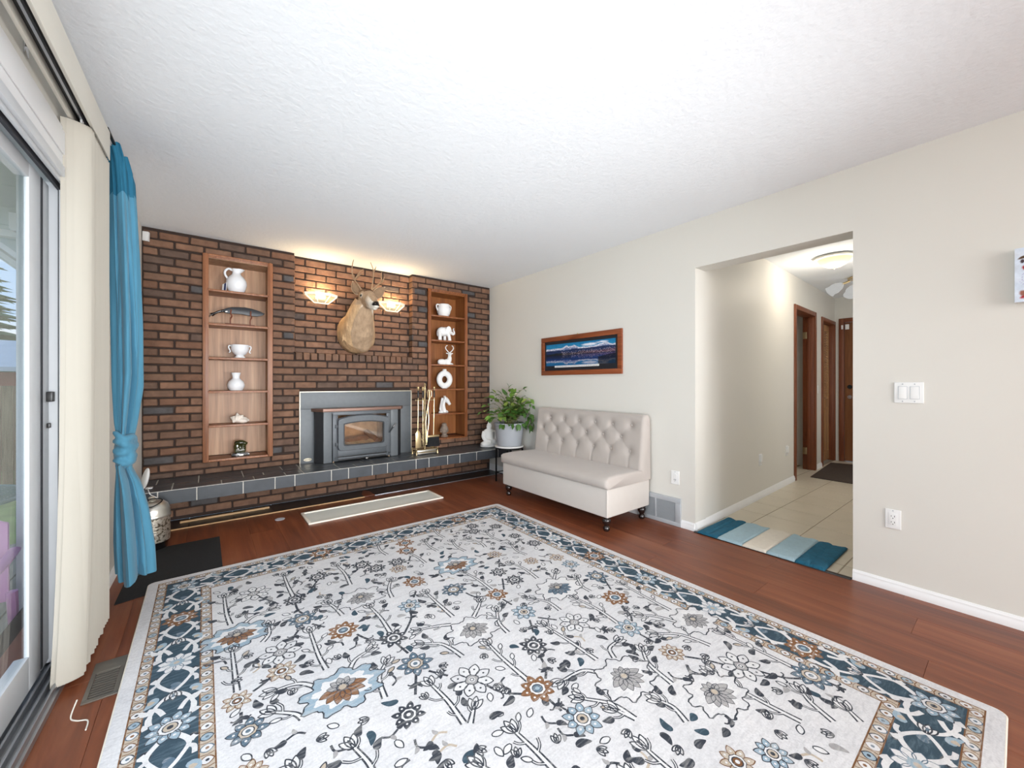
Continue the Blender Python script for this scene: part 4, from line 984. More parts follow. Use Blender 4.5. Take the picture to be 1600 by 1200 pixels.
def stemline(pts, r0=.0045, every=.07, L=(.07, .11), start=.3, k=None):
    P = catmull(pts, 6); part('stem', G().tube(P, [lerp(r0, .0014, i / (len(P) - 1)) for i in range(len(P))], 5), M['twig'], t)
    n = len(P); d = 0; side = 1
    tot = sum((P[i + 1] - P[i]).length for i in range(n - 1)); acc = 0
    for i in range(n - 1):
        sl = (P[i + 1] - P[i]).length; acc += sl; d += sl
        if acc / tot > start and d > every:
            d = 0; tg = (P[i + 1] - P[i]).normalized(); sv = tg.cross(Vector((lr.uniform(-.3, .3), lr.uniform(-.3, .3), 1))).normalized() * side; side = -side
            add_leaf(P[i + 1], tg * .5 + sv * lr.uniform(.6, 1.1) + Vector((0, 0, lr.uniform(-.35, .25))), lr.uniform(*L), k)
    add_leaf(P[-1], (P[-1] - P[-2]), lr.uniform(*L), k)
zs = zp + .235
c0 = Vector((px_, py_, zs))
heads = []
for k in range(46):
    a = lr.uniform(0, 2 * math.pi); r = lr.uniform(.04, .27); hgt = lr.uniform(.18, .43) * (1 - .45 * (r / .3) ** 2)
    e = c0 + Vector((r * math.cos(a) - .03, r * math.sin(a) * .8 - .01, hgt))
    if e.x > RX - .04: e.x = RX - .04
    m_ = c0 + Vector((r * .35 * math.cos(a), r * .35 * math.sin(a) * .8, hgt * .6))
    stemline([c0 + Vector((lr.uniform(-.05, .05), lr.uniform(-.05, .05), -.012)), m_, e + Vector((0, 0, -lr.uniform(0, .06)))])
# long arching sprays seen in the photograph
for e, m_ in (((2.50, 3.78, .83), (2.66, 3.74, .86)), ((2.56, 3.80, .90), (2.70, 3.75, .90)), ((2.58, 3.74, .76), (2.70, 3.72, .80)), ((2.84, 3.72, 1.12), (2.86, 3.7, .95)), ((2.98, 3.62, 1.09), (2.90, 3.68, .98)), ((3.0, 3.50, .97), (2.93, 3.60, .98)), ((2.99, 3.46, .90), (2.93, 3.56, .93)), ((2.70, 3.82, 1.04), (2.80, 3.74, .96))):
    stemline([c0 + Vector((0, 0, -.01)), m_, e], L=(.05, .08), start=.35, every=.05, k=None)
for e, m_ in (((2.97, 3.44, .72), (2.95, 3.52, .86)), ((2.93, 3.45, .68), (2.92, 3.54, .82)), ((2.99, 3.50, .76), (2.95, 3.56, .86))):
    stemline([c0 + Vector((.02, -.02, -.01)), m_, e], L=(.08, .115), start=.4, every=.035, k=1)
for k in range(16):
    a = R_(200 + lr.uniform(0, 150)); e = c0 + Vector((.17 * math.cos(a), .17 * math.sin(a), .03)); add_leaf(e, (math.cos(a) * .5, math.sin(a) * .5, -.8 + lr.uniform(0, .8)), lr.uniform(.06, .09), 1)
for k in range(36):
    a = lr.uniform(0, 2 * math.pi); r = lr.uniform(.03, .17); add_leaf(c0 + Vector((r * math.cos(a), r * math.sin(a), lr.uniform(.01, .2))), (math.cos(a), math.sin(a), lr.uniform(-.1, .9)), lr.uniform(.05, .085))

# ------------------------------------------------------------ sofa
t = thing('tufted_settee', 'armless taupe button-tufted settee with storage base against the cream wall', 'sofa', (2.72, 2.63, 0))
Y0, Y1 = 1.952, 3.305
part('base_box', G().box(2.448, 3.008, Y0, Y1, .115, .336), M['sofa_base'], t, bev=.012, seg=3)
part('seam', G().tube([(2.4475, Y0 + .006, .125), (2.4475, Y0 + .006, .33)], .0025, 5), M['sofa_base'], t)
# seat cushion lid, rounded and slightly crowned
g = G(); prof = [(2.46, .340), (2.433, .343), (2.418, .362), (2.416, .392), (2.428, .418), (2.458, .432), (2.56, .4385), (2.70, .4375), (2.82, .434), (2.895, .428), (2.905, .34)]
rs = []
ys = [Y0 - .012, Y0 - .008, Y0 + .012, Y0 + .05] + [lerp(Y0 + .05, Y1 - .05, k / 12) for k in range(1, 12)] + [Y1 - .05, Y1 - .012, Y1 + .008, Y1 + .012]
for i, y in enumerate(ys):
    k = min(i, len(ys) - 1 - i); ins = (.045, .016, .004, 0)[k] if k < 4 else 0
    cx, cz = 2.66, .388
    rs.append([(min(max(px2, 2.416 + ins), 2.905), y, (cz + (pz - cz) * (1 - ins * 8)) if pz > .345 else pz) for px2, pz in prof])
g.rings(rs); part('seat_cushion', g, M['sofa'], t, ang=60)
# tufted back
bt = []
for r_i, zz, off in ((0, .79, 0.0), (1, .685, .1), (2, .568, 0.0)):
    for k in range(-1, 8):
        y = 2.083 + .2045 * k + off * 1.02
        if Y0 + .03 < y < Y1 - .02: bt.append((y, zz))
def tuft(y, z):
    d = 0
    for by2, bz2 in bt:
        r2 = ((y - by2) ** 2 + (z - bz2) ** 2)
        d += .021 * math.exp(-r2 / .0007) + .012 * math.exp(-r2 / .004)
    for by2, bz2 in bt:                       # diagonal pleats to the neighbours in the next row, vertical pleats below
        for by3, bz3 in bt:
            if abs(bz3 - bz2) > .05 and abs(bz3 - bz2) < .15 and bz3 < bz2 and abs(by3 - by2) < .13:
                ux, uz = by3 - by2, bz3 - bz2; L = math.hypot(ux, uz); ux /= L; uz /= L
                q = (y - by2) * ux + (z - bz2) * uz
                if 0 < q < L: e = abs((y - by2) * uz - (z - bz2) * ux); d += .0045 * math.exp(-(e / .008) ** 2) * math.sin(math.pi * q / L) ** .5
    for by2, bz2 in bt:
        if bz2 < .6 and z < bz2: d += .006 * math.exp(-((y - by2) / .008) ** 2) * min(1, (bz2 - z) / .03)
    return d
g = G(); rs = []
ny = 130
for i in range(ny + 1):
    y = lerp(Y0 - .01, Y1 + .01, i / ny); e = min(y - (Y0 - .01), Y1 + .01 - y); rnd_ = max(0, 1 - e / .035); ins = .035 * (1 - math.sqrt(max(0, 1 - rnd_ * rnd_)))
    row = []
    for k in range(44):
        z = lerp(.34, .845, k / 43); xf = lerp(2.868, 2.925, (z - .34) / .5); row.append((xf + ins + tuft(y, z), y, z))
    tz = .892 - ins * .9
    for a in (20, 45, 70, 90): row.append((2.928 + .04 * (1 - math.cos(R_(a))) + ins * .6, y, .848 + (tz - .848) * math.sin(R_(a))))
    row += [(2.995, y, tz - .002), (3.012 - ins * .3, y, tz - .02), (3.016 - ins * .3, y, .6), (3.008, y, .34)]
    rs.append(row)
g.rings(rs); bk = part('backrest', g, M['sofa'], t, ang=70)
for y, z in bt:
    xf = lerp(2.868, 2.925, (z - .34) / .5) + .024; part('button', G().ell((xf, y, z), (.006, .012, .012), None, 12, 8), M['sofa'], bk)
for x, y in ((2.492, Y0 + .045), (2.492, Y1 - .045), (2.962, Y0 + .045), (2.962, Y1 - .045)):
    part('leg', G().lathe((x, y, 0), [(.020, 0), (.024, .006), (.027, .018), (.024, .032), (.017, .04), (.020, .046), (.030, .062), (.035, .078), (.033, .092), (.026, .1), (.034, .105), (.036, .116)], 24), M['dark_leg'], t)
# ------------------------------------------------------------ patterned area rug
BRN = [[(0.098,2.304),(0.087,2.428),(0.084,2.616)],[(0.096,1.789),(0.095,1.924),(0.094,2.068)],[(0.386,1.709),(0.38,1.82),(0.385,2.005)],[(0.675,1.779),(0.68,1.917),(0.672,2.035)],[(0.519,1.422),(0.536,1.528),(0.581,1.592)],[(0.203,2.061),(0.233,2.109),(0.24,2.178)],[(0.265,1.507),(0.247,1.546),(0.195,1.595)],[(0.377,2.409),(0.373,2.539),(0.374,2.689)],[(0.656,2.341),(0.668,2.499),(0.659,2.624)],[(0.793,2.065),(0.809,2.156),(0.849,2.237)],[(0.539,2.059),(0.529,2.138),(0.514,2.204)],[(0.146,2.267),(0.188,2.315),(0.257,2.331)],[(0.331,1.636),(0.296,1.683),(0.261,1.701),(0.214,1.707)],[(0.455,1.644),(0.494,1.694),(0.547,1.715)],[(1.285,1.08),(1.282,1.222),(1.271,1.377)],[(0.986,1.167),(0.981,1.328),(0.985,1.427)],[(0.691,1.152),(0.694,1.268),(0.683,1.373)],[(0.963,1.713),(0.96,1.858),(0.959,1.986)],[(1.163,0.809),(1.151,0.895),(1.089,0.975)],[(1.102,1.448),(1.113,1.531),(1.158,1.613)],[(0.855,1.438),(0.842,1.511),(0.819,1.569),(0.763,1.612)],[(1.56,1.184),(1.575,1.324),(1.565,1.445)],[(1.418,1.429),(1.423,1.517),(1.39,1.581)],[(1.258,1.807),(1.261,1.94),(1.247,2.061)],[(1.68,1.457),(1.684,1.519),(1.731,1.598)],[(1.545,1.743),(1.562,1.881),(1.548,1.974)],[(0.708,1.139),(0.748,1.182)],[(0.926,1.661),(0.866,1.692),(0.796,1.715)],[(1.044,1.65),(1.108,1.705),(1.139,1.737)],[(1.35,1.041),(1.382,1.091),(1.439,1.101)],[(1.233,1.028),(1.19,1.073),(1.093,1.084)],[(1.593,1.658),(1.668,1.721)],[(1.596,0.456),(1.584,0.594),(1.585,0.744)],[(1.875,0.563),(1.877,0.643),(1.877,0.831)],[(1.409,0.818),(1.433,0.929),(1.479,0.99)],[(1.747,0.834),(1.734,0.899),(1.709,0.961),(1.64,1.022)],[(1.288,0.695),(1.31,0.754),(1.299,0.797)],[(1.682,0.39),(1.719,0.462),(1.749,0.495)],[(1.754,0.333),(1.783,0.369)],[(1.858,1.087),(1.867,1.23),(1.884,1.386)],[(1.789,1.022),(1.757,1.096),(1.713,1.147)],[(1.163,0.809),(1.142,0.867)]]
STM = [[(0.304,2.367),(0.257,2.462),(0.22,2.53)],[(0.375,2.35),(0.373,2.249),(0.386,2.196)],[(0.405,2.073),(0.447,2.009)],[(0.368,2.094),(0.323,2.024),(0.309,1.993)],[(0.55,1.862),(0.579,1.797),(0.638,1.737)],[(0.669,1.686),(0.683,1.597)],[(0.663,1.472),(0.613,1.368)],[(0.228,1.861),(0.198,1.79),(0.143,1.753)],[(0.101,1.668),(0.097,1.614)],[(0.441,2.379),(0.513,2.498)],[(0.728,1.739),(0.797,1.826),(0.818,1.895)],[(0.921,2.047),(0.884,1.994)],[(1.129,1.865),(1.148,1.799),(1.2,1.768)],[(1.25,1.69),(1.257,1.617)],[(1.244,1.461),(1.195,1.375)],[(1.288,1.452),(1.348,1.38)],[(1.423,1.243),(1.504,1.15)],[(1.116,1.248),(1.086,1.176),(1.045,1.132)],[(0.706,1.449),(0.754,1.379)],[(0.846,1.246),(0.873,1.18),(0.929,1.127)],[(0.986,1.051),(0.987,0.987)],[(1.382,1.869),(1.314,1.763)],[(1.693,1.26),(1.633,1.159)],[(1.842,1.488),(1.784,1.398)],[(1.516,2.085),(1.45,1.995)],[(1.079,2.485),(1.019,2.385)],[(1.591,0.866),(1.636,0.807),(1.67,0.745)],[(1.551,0.837),(1.515,0.798),(1.504,0.754)],[(1.743,0.643),(1.779,0.571),(1.829,0.523)],[(1.887,0.457),(1.894,0.401)],[(1.418,0.627),(1.41,0.593)],[(1.571,1.068),(1.573,0.996)],[(1.702,1.262),(1.663,1.186),(1.625,1.149)]]
FL = {'rust':[(0.509,1.931),(1.735,1.332),(1.254,1.747),(0.988,1.115),(0.959,2.151),(1.093,2.585)],'slate':[(0.377,2.144),(0.681,1.52),(1.093,1.935),(1.842,1.548),(1.878,0.505)],'navy':[(0.672,1.732),(0.377,2.359),(0.53,2.556),(0.784,2.554),(0.558,1.3),(1.137,1.308),(1.41,1.947),(1.645,2.599)],'pale':[(0.836,1.935),(1.265,1.529),(1.571,1.128),(1.02,0.92),(1.832,1.753)],'tan':[(0.946,2.36),(0.093,1.736),(1.665,1.94),(1.572,0.912),(1.533,2.163)],'open':[(0.255,1.936),(0.212,2.567),(0.817,1.303),(1.401,1.315),(1.716,0.697)],'palm':[(0.412,1.563),(0.117,2.185),(0.661,2.167),(0.99,1.565),(1.254,2.189),(1.565,1.59),(1.297,0.946),(1.874,0.971),(1.496,0.691)]}
def rug():
    x0, x1, y0, y1 = -.25, 2.205, .03, 3.062
    ZR = .0122
    V, Fc, Mi = [], [], []
    names = ['cream', 'ink', 'navy', 'slate', 'sky', 'rust', 'tan', 'grey', 'white', 'brown']
    def wornmat(n, c, wear, wearc=rgb(214, 212, 208), cool=False):
        m, nt, b = new_mat('rug_' + n)
        v = coords(nt); f1 = noise_tex(nt, v, 3.2, 5, .8, .6, False); f2 = noise_tex(nt, coords(nt, (3, 16, 1)), 5, 4, .6, .6, False); f3 = noise_tex(nt, v, 160, 3, 0, .5, False)
        k = ramp(nt, f2, [(.48, (0, 0, 0, 1)), (.78, (wear,) * 3 + (1,))])
        c1 = mixc(nt, k, c, wearc)
        c2 = mixc(nt, 1.0, c1, ramp(nt, f1, [(.3, (.90, .90, .91, 1)), (.7, (1.06, 1.055, 1.05, 1))]), 'MULTIPLY')
        c3 = mixc(nt, 1.0, c2, ramp(nt, f3, [(.3, (.9,) * 3 + (1,)), (.7, (1.08,) * 3 + (1,))]), 'MULTIPLY')
        nt.links.new(c3, b.inputs['Base Color']); b.inputs['Roughness'].default_value = .95; b.inputs['Specular IOR Level'].default_value = .15
        bump(nt, b, f3, .35, .002); return m
    mats = [wornmat('cream', rgb(216, 215, 216), .75, rgb(188, 187, 190)), wornmat('ink', rgb(62, 66, 74), .5), wornmat('navy', rgb(62, 80, 92), .6, rgb(118, 138, 150)), wornmat('slate', rgb(92, 112, 128), .6),
            wornmat('sky', rgb(152, 172, 186), .6), wornmat('rust', rgb(136, 98, 70), .55), wornmat('tan', rgb(188, 174, 157), .55), wornmat('grey', rgb(164, 162, 162), .5), wornmat('white', rgb(222, 221, 221), .4, rgb(198, 198, 200)), wornmat('brown', rgb(120, 84, 56), .5)]
    I = {n: i for i, n in enumerate(names)}
    EPS = .00009; cnt = [0]
    def lift(): cnt[0] += 1; return (cnt[0] % 380) * 2.2e-7
    def poly(pts, col, lay):
        o = len(V); n = len(pts); cx = sum(p[0] for p in pts) / n; cy = sum(p[1] for p in pts) / n; z = ZR + lay * EPS + lift()
        V.append((cx, cy, z)); V.extend((p[0], p[1], z) for p in pts)
        for i in range(n): Fc.append((o, o + 1 + i, o + 1 + (i + 1) % n)); Mi.append(I[col])
    def ribbon(pts, w, col, lay, closed=False):
        P = [Vector((p[0], p[1], 0)) for p in pts]
        if closed: P.append(P[0])
        n = len(P); o = len(V); z = ZR + lay * EPS + lift()
        for i, p in enumerate(P):
            t = (P[min(i + 1, n - 1)] - P[max(i - 1, 0)]) if not closed else (P[(i + 1) % (n - 1)] - P[(i - 1) % (n - 1)])
            if t.length < 1e-9: t = Vector((1, 0, 0))
            t.normalize(); s = Vector((-t.y, t.x, 0)) * (w[i] if isinstance(w, list) else w) / 2
            V.append((p.x + s.x, p.y + s.y, z)); V.append((p.x - s.x, p.y - s.y, z))
        for i in range(n - 1): a = o + 2 * i; Fc.append((a, a + 1, a + 3, a + 2)); Mi.append(I[col])
    rr = random.Random(5)
    def sm(pts, n=6): return [(p.x, p.y) for p in catmull([(a, b, 0) for a, b in pts], n)]
    def circ(c, r, n=16, wob=0, k=0, ph=0, sy=1):
        return [(c[0] + r * (1 + wob * math.cos(k * (2 * math.pi * i / n) + ph)) * math.cos(2 * math.pi * i / n), c[1] + sy * r * (1 + wob * math.cos(k * (2 * math.pi * i / n) + ph)) * math.sin(2 * math.pi * i / n)) for i in range(n)]
    def petal(c, a, r0, r1, w, n=9):
        ca, sa = math.cos(a), math.sin(a); out = []
        for s in (1, -1):
            for k in range(n):
                u = k / (n - 1) if s == 1 else 1 - k / (n - 1)
                r = lerp(r0, r1, u); q = s * w * math.sin(math.pi * min(1, u * .92 + .08)) ** .8
                out.append((c[0] + r * ca - q * sa, c[1] + r * sa + q * ca))
        return out
    def leaf(c, a, L, w, col, lay=3):
        p = sm([(c[0], c[1]), (c[0] + L * .5 * math.cos(a + .25), c[1] + L * .5 * math.sin(a + .25)), (c[0] + L * math.cos(a), c[1] + L * math.sin(a))], 5)
        n = len(p); up, dn = [], []
        for i, q in enumerate(p):
            u = i / (n - 1); ww = w * math.sin(math.pi * u ** .7) ** .9 + .0004
            t = a + lerp(.5, -.5, u) * .5; up.append((q[0] - ww * math.sin(t), q[1] + ww * math.cos(t))); dn.append((q[0] + ww * math.sin(t), q[1] - ww * math.cos(t)))
        poly(up + dn[::-1], col, lay)
    def flower(c, kind, r, rot=0):
        if kind in ('rust', 'slate', 'navy', 'tan', 'pale'):
            pc, ring, core, dot = {'rust': ('rust', 'white', 'slate', 'sky'), 'slate': ('slate', 'tan', 'white', 'slate'), 'navy': ('ink', 'white', 'ink', 'white'), 'tan': ('tan', 'white', 'brown', 'white'), 'pale': ('sky', 'white', 'tan', 'ink')}[kind]
            n = rr.choice((8, 9, 10))
            for k in range(n):
                a = rot + 2 * math.pi * k / n
                pp = petal(c, a, r * .28, r * (1 + .1 * (k % 2)), r * .24); poly(pp, pc, 4)
                if kind != 'navy': ribbon(pp, .003, 'brown' if kind in ('rust', 'tan') else 'ink', 5, True)
                poly(circ((c[0] + r * .70 * math.cos(a), c[1] + r * .70 * math.sin(a)), r * .075, 7), 'white', 5.5)
            poly(circ(c, r * .50, 24, .06, n, rot), 'ink' if kind != 'rust' else 'brown', 6); poly(circ(c, r * .45, 24, .06, n, rot), ring, 7)
            poly([(c[0] + r * .30 * math.cos(a), c[1] + r * .30 * math.sin(a)) for a in [rot + math.pi / 4 * q for q in range(8)]], core, 8)
            ribbon(circ(c, r * .31, 12), .0035, 'ink', 8.5, True)
            poly(circ(c, r * .14, 8), dot, 9)
        elif kind == 'open':
            n = 8
            for k in range(n):
                a = rot + 2 * math.pi * k / n; pp = petal(c, a, r * .3, r * 1.1, r * .27)
                poly(pp, 'white' if k % 3 else 'cream', 4); ribbon(pp, .0045, 'ink', 5, True); poly(circ((c[0] + r * .72 * math.cos(a), c[1] + r * .72 * math.sin(a)), r * .06, 7), 'ink', 6)
            poly(circ(c, r * .36, 14, .1, 4), 'ink', 6); poly(circ(c, r * .3, 14, .1, 4), 'grey', 7); poly(circ(c, r * .17, 10), 'white', 8); ribbon(circ(c, r * .1, 8), .004, 'ink', 9, True)
        else:       # large palmette: ragged halo, pale body, dark or rust heart
            v = rr.random()
            halo, heart = ('sky', 'rust') if v < .35 else (('white', 'slate') if v < .65 else ('cream', 'grey'))
            o = [(c[0] + r * 1.5 * (1 + .13 * math.cos(9 * a) + .05 * math.cos(21 * a + 1)) * math.cos(a), c[1] + r * 1.15 * (1 + .13 * math.cos(9 * a) + .05 * math.cos(21 * a + 1)) * math.sin(a)) for a in [2 * math.pi * q / 72 for q in range(72)]]
            poly(o, halo, 4); ribbon(o, .0055, 'ink', 5, True)
            inn = [(c[0] + (p[0] - c[0]) * .72, c[1] + (p[1] - c[1]) * .70) for p in o]; poly(inn, 'white', 6)
            for k in range(7):
                a = math.pi + math.pi * (k + .5) / 7; pp = petal((c[0], c[1] + r * .15), a, r * .1, r * .95, r * .2); poly(pp, heart, 7); ribbon(pp, .0022, 'ink', 8, True)
            for k in range(5):
                a = math.pi * (k + .5) / 5; pp = petal((c[0], c[1] + r * .1), a, r * .1, r * .6, r * .16); poly(pp, 'grey', 7); ribbon(pp, .0024, 'ink', 8, True)
            ribbon(circ((c[0], c[1] + r * .1), r * .22, 14), .004, 'ink', 9, True); poly(circ((c[0], c[1] + r * .1), r * .15, 12), 'tan', 9.5)
    def bud(c, a, s, core='ink'):
        for d in (-.5, 0, .5):
            pp = petal(c, a + d, 0, s * (1.1 if d == 0 else 1), s * .23); poly(pp, 'white', 4); ribbon(pp, .0045, 'ink', 5, True)
        poly(petal(c, a, s * .25, s * .75, s * .1), core, 6)
    def branch(pts):
        p = sm(pts, 7); n = len(p)
        ribbon(p, [lerp(.026, .016, i / (n - 1)) for i in range(n)], 'ink', 3); ribbon(p, [lerp(.0125, .006, i / (n - 1)) for i in range(n)], 'white', 3.5)
        L = sum(math.dist(p[i], p[i + 1]) for i in range(n - 1)); d = 0; side = 1
        for i in range(1, n - 1):
            d += math.dist(p[i], p[i - 1])
            if d > .036:
                d = 0; t = math.atan2(p[i + 1][1] - p[i - 1][1], p[i + 1][0] - p[i - 1][0]); a = t + side * rr.uniform(.6, .95); side = -side
                l = rr.uniform(.035, .062); q = (p[i][0] + l * math.cos(a), p[i][1] + l * math.sin(a)); mid = (p[i][0] + l * .55 * math.cos(a - side * .25), p[i][1] + l * .55 * math.sin(a - side * .25))
                ribbon(sm([p[i], mid, q], 4), .0105, 'ink', 2.6); ribbon(sm([p[i], mid, q], 4), .003, 'white', 3.2)
                u = rr.random()
                if u < .5: leaf(q, a, .045, .013, 'ink', 4)
                elif u < .8: pp = petal(q, a, -.006, .03, .009); poly(pp, 'white' if rr.random() < .6 else 'tan', 4); ribbon(pp, .0042, 'ink', 5, True)
        t = math.atan2(p[-1][1] - p[-3][1], p[-1][0] - p[-3][0]); bud(p[-1], t, .052)
    def stem(pts, col='ink'):
        p = sm(pts, 6) if len(pts) > 2 else [pts[0], ((pts[0][0] + pts[1][0]) / 2, (pts[0][1] + pts[1][1]) / 2), pts[1]]
        ribbon(p, .0105, col, 2); m = len(p) // 2; t = math.atan2(p[-1][1] - p[0][1], p[-1][0] - p[0][0])
        for s in (1, -1):
            q = (p[m][0] + .022 * math.cos(t + s * 1.1), p[m][1] + .022 * math.sin(t + s * 1.1)); ribbon(sm([p[m], q, (q[0] + .012 * math.cos(t + s * 2.2), q[1] + .012 * math.sin(t + s * 2.2))], 3), .006, col, 2)
            if rr.random() < .5: leaf(p[m], t + s * .8, .035, .009, col, 3)
    # ---- field motifs
    fx0, fx1, fy0, fy1 = x0 + .28, x1 - .28, y0 + .28, y1 - .28
    taken = []
    size = {'rust': .062, 'slate': .062, 'navy': .056, 'pale': .058, 'tan': .05, 'open': .07, 'palm': .085}
    def ok(c, r): return all(math.dist(c, q) > (r + s) * .95 for q, s in taken)
    def inside(c, m): return fx0 + m < c[0] < fx1 - m and fy0 + m < c[1] < fy1 - m
    for k, lst in FL.items():
        for c in lst:
            if inside(c, .01): flower(c, k, size[k] * rr.uniform(.92, 1.1), rr.uniform(0, .7)); taken.append((c, size[k] * (1.5 if k == 'palm' else 1)))
    for b in BRN:
        if inside(b[-1], .03) and inside(b[0], -.02): branch(b); [taken.append((q, .03)) for q in b]
    for s in STM:
        if inside(s[0], 0) and inside(s[-1], 0): stem(s)
    # the rows nearest the camera and farthest away continue the same repeat (step about 0.295 m)
    kinds = ['rust', 'slate', 'navy', 'pale', 'open', 'tan', 'navy', 'slate']
    gx = .09
    col = 0
    while gx < fx1:
        gy = fy0 + .05 + (.12 if col % 2 else 0)
        while gy < fy1:
            c = (gx + rr.uniform(-.03, .03), gy + rr.uniform(-.03, .03)); k = 'palm' if rr.random() < .16 else rr.choice(kinds)
            if inside(c, .05) and ok(c, size[k] * (1.4 if k == 'palm' else 1)):
                flower(c, k, size[k] * rr.uniform(.85, 1.05), rr.uniform(0, .7)); taken.append((c, size[k] * 1.1))
            c2 = (gx + .14, gy + .02)
            if inside(c2, .1) and ok(c2, .05) and ok((c2[0], c2[1] + .15), .04):
                branch([c2, (c2[0] + rr.uniform(-.02, .02), c2[1] + .09), (c2[0] + rr.uniform(-.02, .02), c2[1] + .19)]); [taken.append(((c2[0], c2[1] + q), .03)) for q in (0, .06, .12, .19)]
            gy += .15
        gx += .147; col += 1
    for k in range(2600):      # loose sprigs fill what is left of the ground
        c = (rr.uniform(fx0 + .03, fx1 - .03), rr.uniform(fy0 + .03, fy1 - .03))
        if ok(c, .026):
            u = rr.random(); a = rr.uniform(0, 6.28)
            if u < .30: leaf(c, a, rr.uniform(.04, .065), .013, rr.choice(['ink', 'ink', 'navy', 'grey']), 2.5)
            elif u < .62: bud(c, a, .032)
            elif u < .8:
                p = sm([c, (c[0] + .03 * math.cos(a), c[1] + .03 * math.sin(a)), (c[0] + .055 * math.cos(a + .5), c[1] + .055 * math.sin(a + .5))], 5); ribbon(p, .008, rr.choice(['ink', 'tan', 'ink', 'ink']), 2); leaf(p[-1], a + .9, .04, .011, 'ink', 2.5); leaf(p[len(p) // 2], a - .6, .026, .007, 'grey', 2.5)
            else: pp = petal(c, a, 0, .04, .011); poly(pp, 'white', 2.5); ribbon(pp, .004, 'ink', 3, True)
            taken.append((c, .02))
    # ---- borders
    def rect(d): return (x0 + d, y0 + d, x1 - d, y1 - d)
    def band(d0, d1, col, lay):
        a, b = rect(d0), rect(d1); z = ZR + lay * EPS; o = len(V)
        for q in (a, b): V.extend([(q[0], q[1], z), (q[2], q[1], z), (q[2], q[3], z), (q[0], q[3], z)])
        for i in range(4): j = (i + 1) % 4; Fc.append((o + i, o + j, o + 4 + j, o + 4 + i)); Mi.append(I[col])
    band(.046, .084, 'tan', 1.0); band(.084, .236, 'navy', 1.0); band(.236, .279, 'tan', 1.0)
    for d in (.046, .083, .237, .278): band(d - .0022, d + .0022, 'brown', 1.6)
    def side_map(sd, d):
        q = rect(d)
        return {0: ((q[0], q[3]), (0, -1), q[3] - q[1]), 1: ((q[0], q[1]), (1, 0), q[2] - q[0]), 2: ((q[2], q[1]), (0, 1), q[3] - q[1]), 3: ((q[2], q[3]), (-1, 0), q[2] - q[0])}[sd]
    for sd in range(4):
        for dmid, hw in ((.065, .0155), (.2575, .0175)):
            (ox, oy), (tx, ty), L = side_map(sd, dmid); n = int(L / .050)
            for i in range(n):
                t = (i + .5) * L / n; c = (ox + tx * t, oy + ty * t); al = math.atan2(ty, tx) + math.pi / 2
                pp = petal(c, al, -hw, hw, .0165, 7); poly(pp, ('white', 'cream', 'white', 'sky')[i % 4], 2); ribbon(pp, .0034, ('brown', 'ink', 'brown', 'ink', 'slate')[i % 5], 2.5, True)
                poly(circ(c, .0055, 7), ('rust', 'ink', 'slate')[i % 3], 3)
                cc = (c[0] + tx * L / n / 2, c[1] + ty * L / n / 2); ribbon([(cc[0] - ty * hw, cc[1] + tx * hw), (cc[0] + .004 * tx, cc[1] + .004 * ty), (cc[0] + ty * hw, cc[1] - tx * hw)], .003, 'brown', 2)
        (ox, oy), (tx, ty), L = side_map(sd, .160); nx, ny = -ty, tx      # n points towards the field or away; symmetric anyway
        n = max(2, round(L / .37)); step = L / n
        P = lambda t, w: (ox + tx * t + nx * w, oy + ty * t + ny * w)
        for i in range(n):
            t0 = i * step; fc = P(t0, 0); kd = ('pale', 'rust', 'white', 'pale', 'rust', 'white')[i % 6]
            if kd == 'white':
                for k in range(9): a = 2 * math.pi * k / 9; pp = petal(fc, a, .016, .064, .017); poly(pp, 'white', 5); ribbon(pp, .003, 'slate', 5.5, True)
                poly(circ(fc, .025, 12, .1, 6), 'sky', 6); poly(circ(fc, .010, 8), 'tan', 7)
            else: flower(fc, kd, .066, .2 * i)
            for s in (1, -1):                       # cream scrolls and Y-shaped branches between the flowers
                tr = P(t0 + step * .5, 0)
                ribbon(sm([P(t0 + step * .12, s * .02), P(t0 + step * .26, s * .052), P(t0 + step * .40, s * .03), tr], 6), [.017] * 7 + [.013] * 12, 'white', 3)
                ribbon(sm([tr, P(t0 + step * .62, -s * .04), P(t0 + step * .78, -s * .060), P(t0 + step * .9, -s * .055)], 6), [.013] * 12 + [.018] * 7, 'white', 3)
                ribbon(sm([P(t0 + step * .30, s * .045), P(t0 + step * .34, s * .064), P(t0 + step * .42, s * .066)], 5), .014, 'cream', 3)
                ribbon(sm([P(t0 + step * .66, s * .066), P(t0 + step * .70, s * .04), P(t0 + step * .80, s * .022)], 5), .016, 'white', 3.2)
                leaf(P(t0 + step * .5, s * .05), math.atan2(ty, tx) + s * .5, .06, .015, 'sky', 3.4); leaf(P(t0 + step * .36, s * .008), math.atan2(ty, tx) - s * .5, .05, .012, 'slate', 2.5)
                leaf(P(t0 + step * .72, s * .058), math.atan2(ty, tx) + s * 2.4, .045, .011, 'white', 3.5); poly(circ(P(t0 + step * .56, s * .062), .011, 8, .2, 3), 'tan', 4)
                poly(circ(P(t0 + step * .24, s * .060), .013, 9, .25, 4), 'white', 4); poly(circ(P(t0 + step * .88, s * .064), .014, 9, .25, 3), 'cream', 4); leaf(P(t0 + step * .18, s * .062), math.atan2(ty, tx) - s * .3, .05, .012, 'ink', 2.4)
            bud(P(t0 + step * .5, 0), math.atan2(ty, tx), .046, 'slate')
    # clip the parts of corner motifs that would leave the band: the band frame is laid last as the woven binding
    t = thing('area_rug', 'large cream area rug with blue, rust and grey floral pattern and navy border', 'rug', ((x0 + x1) / 2, (y0 + y1) / 2, .004))
